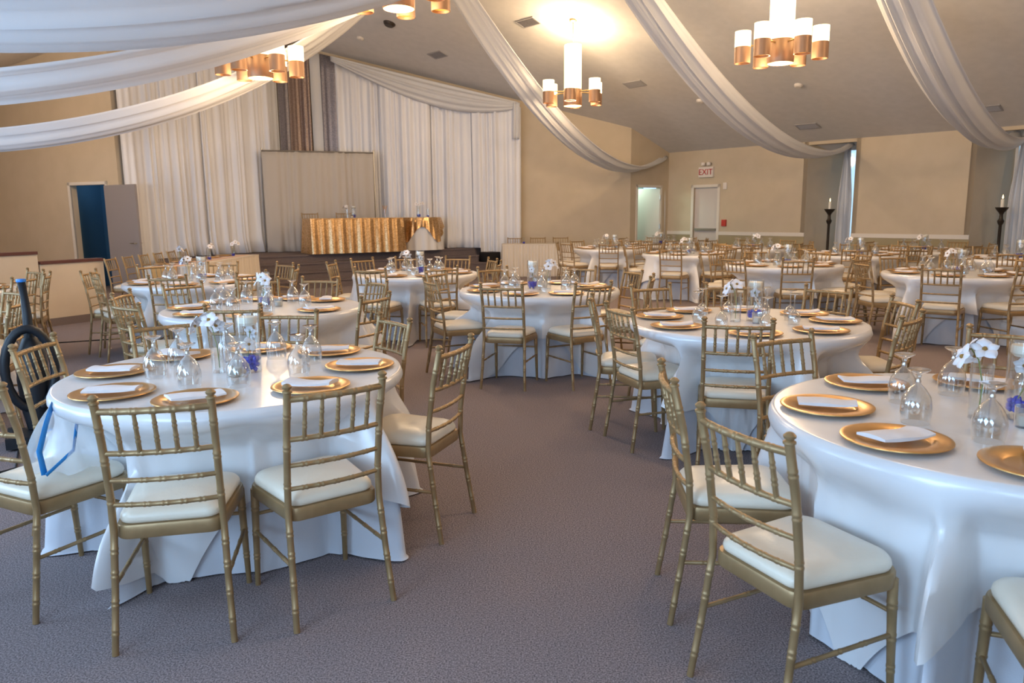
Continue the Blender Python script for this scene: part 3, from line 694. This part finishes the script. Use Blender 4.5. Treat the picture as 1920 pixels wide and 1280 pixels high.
FC = MB().lathe([(0, .225), (.035, .222), (.047, .235), (.048, .255), (.044, .262), (.012, .258), (0, .258)], 24).mesh('floating_candle', 'wax')
VO = MB().lathe([(0, .004), (.03, .004), (.034, .05), (.037, .07), (.039, .07), (.036, .0), (0, 0)], 20).mesh('cup', 'glass', 60)
VW = MB().lathe([(0, .006), (.029, .006), (.031, .035), (.028, .04), (0, .04)], 20).mesh('wax', 'wax')
STM = MB().tube([(.0, 0.0, .02), (.004, .01, .12), (.02, .0, .21), (.05, -.01, .255)], .0022, 6).mesh('stalk', 'stem')
STM2 = MB().tube([(-.01, .02, .04), (.0, -.01, .12), (.012, .01, .2)], .002, 6).mesh('stalk', 'stem')
def add_bloom(parent, loc, tilt, rz, sc=1):
    m = Matrix.Translation(loc) @ Matrix.Rotation(rz, 4, 'Z') @ Matrix.Rotation(tilt, 4, 'X') @ Matrix.Scale(sc, 4)
    p = link('orchid_bloom', BL, parent, m); link('orchid_heart', BH, p)
def centrepiece(x, y, z, rot, T, hi):
    c, s = cos(rot), sin(rot)
    def at(dx, dy): return (x + c * dx - s * dy, y + s * dx + c * dy, z)
    a = empty('cylinder_vase', at(.06, -.02), rot, 'tall glass vase of blue stones on %s' % T, 'vase', 'tall centrepiece vases')
    link('glass', VT, a); link('gems', GEM, a); link('floating_candle', FC, a); link('stalk', STM2, a)
    add_bloom(a, (.0, -.012, .13), 1.1, .5, .8); add_bloom(a, (.008, .01, .185), 1.3, 2.4, .75)
    b = empty('orchid_vase', at(-.075, .02), rot + pi, 'narrow glass vase of white orchids on %s' % T, 'vase', 'orchid centrepiece vases')
    link('glass', VS, b); link('stalk', STM, b)
    for (lx, ly, lz, ti, rz) in ((.005, -.03, .215, 1.0, -.2), (.055, -.01, .245, .9, .6), (.09, .01, .225, 1.2, 1.2), (.03, .03, .25, .7, 2.6)):
        add_bloom(b, (lx, ly, lz), ti, rz, 1.0)
    d = empty('votive_candle', at(-.01, -.115), rot, 'small glass votive candle among the vases on %s' % T, 'candle', 'votive candles')
    link('cup', VO, d); link('wax', VW, d)

# ---------------------------------------------------------------- round tables with their cloths
HOUR = ['twelve', 'one', 'two', 'three', 'four', 'five', 'six', 'seven', 'eight', 'nine', 'ten', 'eleven']
TR, TZ = .762, .760
CHAIRS = []; CLOTHS = []
def cloth_mesh(cx, cy, over, dents, corner, seed, res, nrow, prof=None):
    """prof: per direction the (z, radius) line of the overlay; filled by the overlay, kept clear of by the underlay"""
    near = [(x - cx, y - cy, fx, fy, (cx - x) * fx + (cy - y) * fy > .4) for x, y, fx, fy in CHAIRS if math.hypot(x - cx, y - cy) < 1.6]
    rnd = random.Random(seed); ph = [rnd.uniform(0, 6.28) for _ in range(9)]; ks = [7, 13, 19, 31]
    crs = [(rnd.uniform(0, 6.28), rnd.uniform(.022, .05), rnd.uniform(.018, .036), rnd.uniform(-.16, .16)) for _ in range(34)]
    mg = .226 + 1.7 / res; half = 1.14; mb = MB(); rows = []; mids = []; ds = sorted(d % (2 * pi) for d in dents)
    for a_, b_ in zip(ds, ds[1:] + [ds[0] + 2 * pi] if ds else []):
        if b_ - a_ > .55: mids.append(((a_ + b_) / 2, min(.30, (b_ - a_) * .22)))
    zt = TZ + (.006 if over else 0); r0 = TR + (.006 if over else 0)
    fl = [0, .35, .7, .93, .985]
    for f in fl[1:]: rows.append([(r0 * f * cos(2 * pi * i / res), r0 * f * sin(2 * pi * i / res), zt) for i in range(res)])
    for q in range(nrow + 1):
        row = []
        for i in range(res):
            th = 2 * pi * i / res
            if over:
                rel = (th - corner + pi / 4) % (pi / 2) - pi / 4       # 0 at a cloth corner
                drop = half / max(abs(cos(th - corner - pi / 4)), abs(sin(th - corner - pi / 4))) - TR
            else: rel = ((th - corner + pi / 4) % (pi / 2)) - pi / 4; drop = TZ + .01
            u = q / nrow; s = drop * u
            wv = .50 * sin(ks[0] * th + ph[0]) + .38 * sin(ks[1] * th + ph[1]) + .24 * sin(ks[2] * th + ph[2] + .8 * u) + .14 * sin(ks[3] * th + ph[3])
            cone = math.exp(-(rel / .27) ** 2)
            rdg = (1 - abs(sin(4.5 * th + ph[6] + .35 * sin(3 * th + ph[7])))) ** 2 * .9 + (1 - abs(sin(8.5 * th + ph[5] - .5 * u))) ** 2.5 * .5
            gapb = 0
            for m_, wd in mids: gapb += math.exp(-(((th - m_ + pi) % (2 * pi) - pi) / wd) ** 2)
            am = .058 * sst(.015, .40, s)
            rad = r0 + .010 * sst(0, .02, s) + .09 * s + am * (.55 * wv + .9 * rdg) + .07 * gapb * sst(.03, .5, s) + cone * .045 * sst(.08, .6, s) + cone * .035 * sin(26 * rel + ph[4]) * sst(.12, .6, s)
            crv = 0
            for c_, wd, hh, dr in crs: crv += hh * math.exp(-(((th - c_ - dr * s + pi) % (2 * pi) - pi) / wd) ** 2) * sst(.03, .30, s)
            if not over: rad -= .014 + .022 * sst(.1, .5, s)
            z = zt - s + (.010 * (1 - sst(0, .03, s)) - .010)
            if u == 0: z = zt - .001
            if z < .004: rad += (.004 - z) * .35; z = .004 + .012 * abs(sin(9 * th + ph[5])) * min(1, (.004 - z) * 20)
            rad += crv * (1 if over else .6) + (.010 * rdg - .012) * sst(.1, .35, s)
            if s > .02:
                ct, sn_ = cos(th), sin(th)
                for ox, oy, fx, fy, own in near:
                    dx, dy = rad * ct - ox, rad * sn_ - oy; ly = dx * fx + dy * fy; lx = dx * fy - dy * fx
                    if own:      # the seat holds the cloth back: it tucks in front of the seat
                        w_ = (1 - sst(.255, .375, abs(lx))) * (1 - sst(.56, .73, z))
                        inw = -(ct * fx + sn_ * fy)
                        if w_ > 0 and inw > .3:
                            dl_ = ((.232 if over else .252) + .030 * (.5 + .25 * wv + .25 * rdg) - ly) / inw
                            if dl_ > 0: rad -= w_ * min(dl_, .40)
                for ox, oy, fx, fy, own in near:
                    for _ in range(30):
                        dx, dy = rad * ct - ox, rad * sn_ - oy; ly = dx * fx + dy * fy; lx = abs(dx * fy - dy * fx)
                        if lx < mg and (-.32 < ly < mg - .003 and z < .575 or -.33 < ly < -.16 and z < .95): rad -= .012
                        else: break
            if over: prof[i].append((z, rad))
            else:
                pl = prof[i]; lim = None
                for (za, ra), (zb, rb_) in zip(pl, pl[1:]):
                    if zb <= z <= za: lim = min(ra, rb_) if za - zb < 1e-4 else lerp(ra, rb_, (za - z) / (za - zb)); break
                if lim is None and z > pl[-1][0] - .09 and z < pl[0][0]: lim = pl[-1][1] + .5 * max(0, pl[-1][0] - .03 - z)
                if lim is None and z >= pl[0][0]: lim = pl[0][1]
                if lim is not None: rad = min(rad, lim - .024)
            row.append((rad * cos(th), rad * sin(th), z))
        rows.append(row)
    vs = [(0, 0, zt)] + [q for r_ in rows for q in r_]; fs = []
    for i in range(res): fs.append((0, 1 + i, 1 + (i + 1) % res))
    for k_ in range(len(rows) - 1):
        for i in range(res):
            a, b = 1 + k_ * res + i, 1 + k_ * res + (i + 1) % res
            fs.append((a, a + res, b + res, b))
    return mb.add(vs, fs).mesh('cloth', 'satin' if over else 'polyester', 75)

def hours(angs):
    used = set(); out = {}
    for a in sorted(angs):
        h = ((90 - a) / 30) % 12
        c = sorted(range(12), key=lambda q: min(abs(q - h), 12 - abs(q - h)))
        for q in c:
            if q not in used: used.add(q); out[a] = HOUR[q]; break
    return out
def fdir(a): return Vector((cos(R(a)), sin(R(a))))
def table(name, cx, cy, angs, corner, hi=True, chairs=None, cp_rot=0, plates=None, wine=False, res=150, dist=1.09, settings=True, nap=None, cp=True):
    """angs: directions of the places round the table; chairs: {angle: (backrest x, y, facing angle)} where known"""
    rnd = random.Random(hash(name) % 1000 if False else sum(map(ord, name)))
    T = name; H = hours(angs); chairs = chairs or {}
    dents = []
    for a in angs:
        if a in chairs: bx_, by_, fa = chairs[a]
        else:
            q = Vector((cx, cy)) + fdir(a) * (dist + rnd.uniform(-.03, .04)); bx_, by_ = q; fa = a + 180 + rnd.uniform(-7, 7)
        f = fdir(fa); ox, oy = bx_ + f.x * .268, by_ + f.y * .268
        chair(ox, oy, f, 'gold ivory-seated chair at %s o\'clock of %s' % (H[a], T), 'gold chairs round %s' % T, hi)
        dents.append(math.atan2(oy - cy, ox - cx)); CHAIRS.append((ox, oy, f.x, f.y))
    CLOTHS.append((cx, cy, dents, R(corner), sum(map(ord, name)), res, T))
    tt = empty('round_table', (cx, cy, 0), 0, 'round folding table hidden under the cloths of %s' % T, 'table', 'round banquet tables')
    MB().lathe([(0, TZ - .004), (TR - .10, TZ - .004), (TR - .095, TZ - .012), (TR - .10, TZ - .022), (0, TZ - .022)], 32).obj('tabletop', 'trim', tt)
    for i in range(4): MB().tube([(.26 * cos(pi / 4 + i * pi / 2), .26 * sin(pi / 4 + i * pi / 2), 0), (.26 * cos(pi / 4 + i * pi / 2), .26 * sin(pi / 4 + i * pi / 2), TZ - .02)], .014, 6).obj('leg', 'steel', tt)
    if cp: centrepiece(cx, cy, TZ + .007, R(cp_rot), T, hi)
    if not settings: return
    for i, a in enumerate(angs):
        pa = plates[i] if plates else a
        q = Vector((cx, cy)) + fdir(pa) * .575
        p = tag(link('charger_plate', PLATE), 'gold charger plate at %s o\'clock on %s' % (H[a], T), 'plate', 'gold charger plates'); p.location = (q.x, q.y, TZ + .0065)
        nq_ = tag(link('napkin', NAPK[(i + len(name)) % 4]), 'folded white napkin at %s o\'clock on %s' % (H[a], T), 'napkin', 'folded white napkins')
        na = (nap[i] if nap else rnd.choice((90, 60, 120, 20)) + pa)
        nq_.location = (q.x, q.y, TZ + .0248); nq_.rotation_euler = (0, 0, R(na))
        g = Vector((cx, cy)) + fdir(pa + rnd.uniform(14, 24)) * rnd.uniform(.31, .37)
        if g.length: pass
        gl = empty('wine_glass' if wine else 'goblet', (g.x, g.y, TZ + .0072), 0, 'upturned %s at %s o\'clock on %s' % ('wine glass' if wine else 'glass goblet', H[a], T), 'glass', 'upturned glasses')
        for nm, me in zip(('bowl', 'stem', 'foot'), WINE if wine else GOB): link(nm, me, gl)

T1 = 'the table beside the vacuum'
table(T1, -1.31, 3.53, [231, 276, 308, 356, 52, 94, 132, 175], 263, chairs={231: (-1.97, 2.70, 64), 276: (-1.19, 2.44, 102), 308: (-.63, 2.65, 126), 356: (-.26, 3.46, 160), 52: (-.68, 4.34, 217), 94: (-1.39, 4.67, 266), 132: (-1.98, 4.28, 312), 175: (-2.31, 3.61, 4)},
      cp_rot=20, plates=[232, 274, 321, 8, 55, 97, 139, 182], res=420, nap=[15, 30, -8, -8, 20, 10, -30, -5])
T2 = 'the table holding the large orchid vase'
table(T2, 1.73, 2.6, [172, 206, 250, 113, 56, 10, 330, 292], 205, chairs={172: (.58, 2.77, -4), 206: (.65, 2.08, 25), 250: (1.36, 1.5, 70), 113: (1.31, 3.61, 294), 56: (2.47, 3.69, 236)},
      cp_rot=12, plates=[165, 208, 248, 114, 66, 20, 337, 293], res=420, nap=[-8, 20, 60, -14, -30, 10, 60, 100])
T3 = 'the table with tall-stemmed wine glasses'
table(T3, 1.57, 5.04, [163, 195, 250, 311, 357, 40, 112, 80], 250, chairs={195: (.68, 4.77, 19), 163: (.56, 5.30, -8), 250: (1.24, 4.10, 76), 311: (2.27, 4.25, 136), 357: (2.62, 5.02, 178), 40: (2.46, 5.86, 222), 112: (1.13, 6.13, 292), 80: (1.78, 6.18, 262)},
      cp_rot=30, plates=[159, 206, 258, 303, 352, 29, 117, 75], wine=True, res=300, nap=[-8, 5, -10, -6, -4, 5, -8, 10])
T4 = 'the table in mid aisle'
table(T4, .27, 7.36, [-109, -67, -18, 24, 64, 116, 158, 204], -135, cp_rot=190, res=220)
T5 = 'the table before the stage steps'
table(T5, -1.2, 9.48, [-109, -67, -14, 26, 64, 102, 137, 176], -88, cp_rot=15, res=130)
T6 = 'the table behind the vacuum table'
table(T6, -2.0, 6.07, [-82, -128, 186, 146, 110, 80, 45, -27], 250, cp_rot=120, res=220)
T7 = 'the table near the long pleated table'
table(T7, -3.59, 8.64, [-82, -38, 5, 45, 95, 140, 192, 226], 20, cp_rot=60, res=130)
T8 = 'the table by the half wall'
table(T8, -5.95, 7.7, [61, -5, 20, -40, 105, 160], 20, res=110, cp=False)
T8b = 'the table cut off beside the vacuum'
table(T8b, -4.65, 5.3, [10, 62, 110, -35], 20, res=90, settings=False, cp=False)
T9 = 'the table cut off before second candle stand'
table(T9, 5.13, 8.75, [-127, -80, 180, 140, 100, 60, 15, -35], -60, cp_rot=30, res=130)
T10 = 'the middle table of the window side'
table(T10, 3.72, 10.4, [-100, -55, 170, 130, 90, 45, 0, 215], -30, True, cp_rot=20, res=120)
T11 = 'the table facing the exit door'
table(T11, 3.08, 13.35, [-117, -66, 170, 130, 85, 40, -5, -25 + 360 - 10], -90, False, cp_rot=50, res=96)
T12 = 'the table beside the pleated head table'
table(T12, 2.05, 15.6, [-150, -100, 170, 125, 80, 40, -5, -50], -120, False, cp_rot=10, res=96)
T13 = 'the table before the green doorway'
table(T13, 3.35, 17.25, [-130, -85, 180, 130, 85, 40, -5, -45], 20, False, cp_rot=60, res=80)
T14 = 'the table under the exit sign wall'
table(T14, 4.85, 15.2, [-110, -65, 170, 125, 80, 35, -10, 215], 0, False, cp_rot=100, res=80)
T15 = 'the table by the first candle stand'
table(T15, 5.75, 12.7, [-115, -70, 160, 115, 70, 25, -20, 205], 30, False, cp_rot=0, res=96)
T16 = 'the table between the candle stands'
table(T16, 7.42, 13.75, [-120, -75, 165, 120, 75, 30, -20, 205], 10, False, cp_rot=45, res=80)
T17 = 'the table by the second candle stand'
table(T17, 7.55, 11.2, [-130, -85, 180, 130, 85, 40, -5, -45], 30, False, cp_rot=200, res=96)

for cx, cy, dents, corner, sd0, res, T in CLOTHS:
    pf = [[] for _ in range(res)]
    o = tag(link('satin_overlay', cloth_mesh(cx, cy, True, dents, corner, sd0, res, 22, pf)), 'square white satin overlay draped on %s' % T, 'tablecloth', 'satin overlay cloths'); o.location = (cx, cy, 0)
    u = tag(link('table_underlay', cloth_mesh(cx, cy, False, dents, corner, sd0, res, 20, pf)), 'floor-length white underlay cloth of %s' % T, 'tablecloth', 'floor-length underlay cloths'); u.location = (cx, cy, 0)
# ---------------------------------------------------------------- rectangular tables
def skirt(cx, cy, rz, L_, W_, H_, m, label, nm, amp=.012, per=.055, z0=0.0, flare=.03, name_top='tabletop', top_m=None, sides=(1, 1, 1, 1)):
    """table with a pleated skirt all round: rectangle in plan with rounded corners"""
    t = empty(nm, (cx, cy, z0), rz, label, 'table')
    hw, hl = W_ / 2, L_ / 2; path = []
    P = [(-hl, -hw), (hl, -hw), (hl, hw), (-hl, hw)]; N = [(0, -1), (1, 0), (0, 1), (-1, 0)]
    for i in range(4):
        a = Vector(P[i]); b = Vector(P[(i + 1) % 4]); n_ = Vector(N[i]); Ls = (b - a).length; k_ = int(Ls / per * 5)
        for j in range(k_): path.append((a.lerp(b, j / k_), n_, j / k_ * Ls / per, (0 < j)))
    rows = []
    for r_ in range(9):
        f = r_ / 8; row = []
        for p, n_, s, ok in path + path[:1]:
            o = (amp * sin(2 * pi * s) + amp * .5 * sin(2 * pi * s * .37 + 1.1)) * (.5 + .5 * f) + flare * f
            row.append((p.x + n_.x * o, p.y + n_.y * o, H_ * (1 - f) + .005 * f))
        rows.append(row)
    MB().grid(rows).obj('pleated_skirt', m, t, 75)
    MB().box(-hl - .005, hl + .005, -hw - .005, hw + .005, H_ - .02, H_ + .006).obj(name_top, top_m or m, t)
    return t
LT = skirt(-5.07, 12.75, R(90), 3.2, .62, .76, 'pleat_cloth', 'long table with a pleated cream skirt leading to the stage', 'skirted_table', .02, .085)
tag(MB().box(-5.25, -4.90, 11.12, 14.2, .767, .772).box(-5.25, -4.90, 11.085, 11.12, .60, .772).obj('table_runner', 'runner'), 'gold runner lying along the long pleated table', 'runner')
for i in range(6):
    y = 11.25 + i * .55
    chair(-5.66 - .02 * i, y, Vector((cos(R(4)), sin(R(4)))), 'gold chair %s along the far side of the long pleated table' % ['first', 'second', 'third', 'fourth', 'fifth', 'sixth'][i], 'chairs behind the long pleated table', False)
for i, (y, lab) in enumerate(((13.7, 'far end'), (12.6, 'middle'), (11.5, 'near end'))):
    b = empty('orchid_vase', (-5.0, y, .773), i, 'glass vase of white orchids at the %s of the long pleated table' % lab, 'vase', 'vases on the long pleated table')
    link('glass', VS, b); link('stalk', STM, b); link('gems', GEM, b, Matrix.Scale(.65, 4))
    for (lx, ly, lz, ti, rz) in ((.005, -.03, .215, 1.0, -.2), (.055, -.01, .245, .9, .6), (.09, .01, .225, 1.2, 1.2)): add_bloom(b, (lx, ly, lz), ti, rz)
for i in range(5):
    y = 11.4 + i * .6
    p = tag(link('charger_plate', PLATE), 'gold charger plate, %s one along the long pleated table' % ['first', 'second', 'third', 'fourth', 'fifth'][i], 'plate', 'chargers on the long pleated table'); p.location = (-5.19, y, .773)
HT = skirt(.72, 18.22, R(1.0), 1.86, .60, .76, 'pleat_cloth', 'table with a pleated cream skirt before the bare beige wall', 'skirted_table', .02, .075)
for i in range(3):
    chair(.10 + i * .56, 18.58, Vector((0, -1)), 'gold chair %s behind the short pleated table' % ['nearest the curtain', 'in the middle', 'nearest the doorway'][i], 'chairs behind the short pleated table', False)
b = empty('gem_vase', (.30, 18.1, .767), 0, 'small glass of blue stones on the short pleated table', 'vase')
link('glass', VS, b, Matrix.Scale(.8, 4)); link('gems', GEM, b, Matrix.Scale(.65, 4))

# gold head table on the stage
ha = R(28)
hx, hy = -3.55, 17.28
hd_ = Vector((cos(ha), sin(ha))); hb_ = Vector((-sin(ha), cos(ha)))
GT = skirt(hx, hy, ha, 2.10, .72, .76, 'sequin_gold', 'head table under a gold sequin cloth reaching the stage floor', 'head_table', .022, .21, STAGE_Z + .006, .05)
for i, t in enumerate((-.75, .05)):
    q = Vector((hx, hy)) + hd_ * t + hb_ * .66
    chair(q.x, q.y, -hb_, 'gold chair behind the %s of the gold head table' % ['outer end', 'middle'][i], 'chairs behind the head table', False, STAGE_Z)
q = Vector((hx, hy)) + hd_ * -.05
centrepiece(q.x, q.y, STAGE_Z + .774, ha, 'the gold head table', False)
q = Vector((hx, hy)) + hd_ * .75
b = empty('flower_vase', (q.x, q.y, STAGE_Z + .774), 0, 'glass vase of dried gold flowers at the head table end', 'vase')
link('glass', VS, b)
for i in range(7):
    a = i * .9; MB().tube([(0, 0, .02), (.02 * cos(a), .02 * sin(a), .18), (.06 * cos(a), .06 * sin(a), .27)], .003, 5).obj('stalk', 'runner', b)
# cake table with scalloped gold overlay
cx, cy, cz = -2.16, 18.42, STAGE_Z + .004
CT = empty('cake_table', (cx, cy, cz), 0, 'round cake table with scalloped gold sequin overlay on white cloth', 'table')
def ring(fn, res, nr):
    rows = []
    for q in range(nr + 1): rows.append([fn(2 * pi * i / res, q / nr) for i in range(res + 1)])
    return rows
MB().grid(ring(lambda th, u: ((.47 + .05 * u + .018 * u * sin(14 * th)) * cos(th), (.47 + .05 * u + .018 * u * sin(14 * th)) * sin(th), .755 * (1 - u))
   , 120, 10)).obj('white_cloth', 'satin_sheen', CT, 75)
sc_ = lambda th: .22 + .36 * abs(cos(2.0 * (th + .62))) ** 2.2
MB().grid(ring(lambda th, u: ((.482 + .055 * u + .02 * u * sin(22 * th)) * cos(th), (.482 + .055 * u + .02 * u * sin(22 * th)) * sin(th), .762 - sc_(th) * u), 160, 10)).obj('sequin_overlay', 'sequin_gold', CT, 75)
MB().lathe([(0, .764), (.48, .764), (.484, .758)], 48).obj('table_top_cloth', 'sequin_gold', CT)
for i, (dx, dy) in enumerate(((-.05, 0), (.17, .02))):
    b = empty('orchid_vase', (cx + dx, cy + dy, cz + .766), i * 2, ['glass vase of orchids over blue stones on the cake table', 'slim glass vase with blue stones on the cake table'][i], 'vase')
    link('glass', VT if i == 0 else VS, b); link('gems', GEM, b, Matrix.Scale(1 if i == 0 else .65, 4))
    if i == 0:
        link('stalk', STM, b)
        for (lx, ly, lz, ti, rz) in ((.0, -.02, .29, 1.0, -.2), (.05, -.01, .32, .9, .6), (-.05, .0, .31, 1.1, 0), (.1, .01, .33, 1.2, 1.2)): add_bloom(b, (lx, ly, lz), ti, rz)

# ---------------------------------------------------------------- vacuum cleaner, cord, gift bag
v = empty('vacuum_cleaner', (-3.20, 4.93, 0), R(25), 'dark upright vacuum cleaner with a looped hose and blue trim', 'vacuum')
h = MB().poly_prism([(-.16, -.17), (.16, -.17), (.17, -.05), (.12, .12), (-.12, .12), (-.17, -.05)], .015, .085); h.obj('floor_head', 'vac_black', v)
MB().lathe([(0, 0), (.03, 0), (.034, .012), (.02, .02), (0, .022)], 14, (.10, -.09, .085)).obj('light', 'vac_blue', v)
for sx in (-1, 1): MB().tube([(sx * .15, .10, .05), (sx * .18, .10, .05)], .05, 14).obj('wheel', 'rubber', v)
MB().tube([(0, .06, .08), (0, .09, .2), (.0, .10, .42), (.0, .11, .60), (0, .115, .70)], [.06, .085, .098, .085, .04], 18).obj('dust_canister', 'vac_black', v)
MB().tube([(0, .11, .62), (0, .13, .86), (-.005, .14, .98), (-.01, .12, 1.08)], [.034, .028, .023, .025], 14).obj('handle', 'vac_black', v)
MB().lathe([(.0, 0), (.029, 0), (.031, .01), (.028, .02), (0, .022)], 14, (-.01, .12, 1.075)).obj('handle_cap', 'vac_blue', v)
pts = []
for i in range(41):
    t = i / 40; a = R(-75 + 330 * t); pts.append((.135 * cos(a) * (1 + .05 * t), .02 + .03 * sin(6 * t), .50 + .27 * sin(a) * 1.0))
MB().tube(pts, [.027 + (.003 if i % 2 else 0) for i in range(41)], 12).obj('hose', 'vac_black', v)
pts = [(-3.25, 4.80, .008), (-3.1, 4.55, .008), (-3.0, 4.38, .008), (-3.12, 4.2, .008), (-3.4, 4.1, .008), (-3.8, 4.2, .008)]
co = MB().tube(pts, .006, 6).obj('power_cord', 'rubber', v); co.matrix_parent_inverse = (Matrix.Translation((-3.20, 4.93, 0)) @ Matrix.Rotation(R(25), 4, 'Z')).inverted()
tag(MB().tube([(-6.6, 8.35, .006), (-5.6, 8.93, .006), (-5.04, 9.17, .006), (-4.3, 9.6, .006)], .008, 6).obj('floor_cable', 'rubber'), 'thin dark cable lying across carpet before the half wall', 'cable')

bg_ = empty('tulle_bag', (-1.80, 2.99, .506), R(64), 'sheer white tulle bag with blue ribbon on a chair seat', 'bag')
rows = []
for q in range(13):
    u = q / 12; row = []
    for i in range(49):
        th = 2 * pi * i / 48
        r_ = (.155 * (1 - u) ** .75 + .012) * (1 + .10 * sin(5 * th + 3 * u) + .06 * sin(11 * th))
        row.append((r_ * cos(th) * 1.0 + .02 * u, r_ * sin(th) * 1.1 + .10 * u, .235 * u + .02 * (1 - u) * abs(sin(4 * th))))
    rows.append(row)
MB().grid(rows).obj('tulle', 'organza', bg_, 75)
rows = []
for q in range(7):
    u = q / 6; rows.append([((.16 * u + .012) * cos(2 * pi * i / 36) * (1 + .12 * sin(6 * 2 * pi * i / 36)) + .02, (.16 * u + .012) * sin(2 * pi * i / 36) + .10, .232 + .03 * u * (1 + sin(5 * 2 * pi * i / 36)) - .06 * u * u) for i in range(37)])
def strip(pts, w=.011):
    P = [Vector(p) for p in pts]; rows_ = [[], []]
    for i, p in enumerate(P):
        t = (P[min(i + 1, len(P) - 1)] - P[max(0, i - 1)]).normalized(); sd_ = t.cross(Vector((.25, .9, .2))).normalized() * w
        rows_[0].append(p - sd_); rows_[1].append(p + sd_)
    return MB().grid(rows_)
rb = strip([(-.02, .07, .245), (-.10, .0, .19), (-.17, -.05, .10), (-.19, -.10, .02)]).obj('ribbon', 'ribbon', bg_); rb.modifiers.new('thickness', 'SOLIDIFY').thickness = .002
rb = strip([(-.02, .07, .245), (.02, -.01, .17), (-.06, -.09, .08), (-.19, -.11, .02)], .007).obj('ribbon', 'ribbon', bg_); rb.modifiers.new('thickness', 'SOLIDIFY').thickness = .002
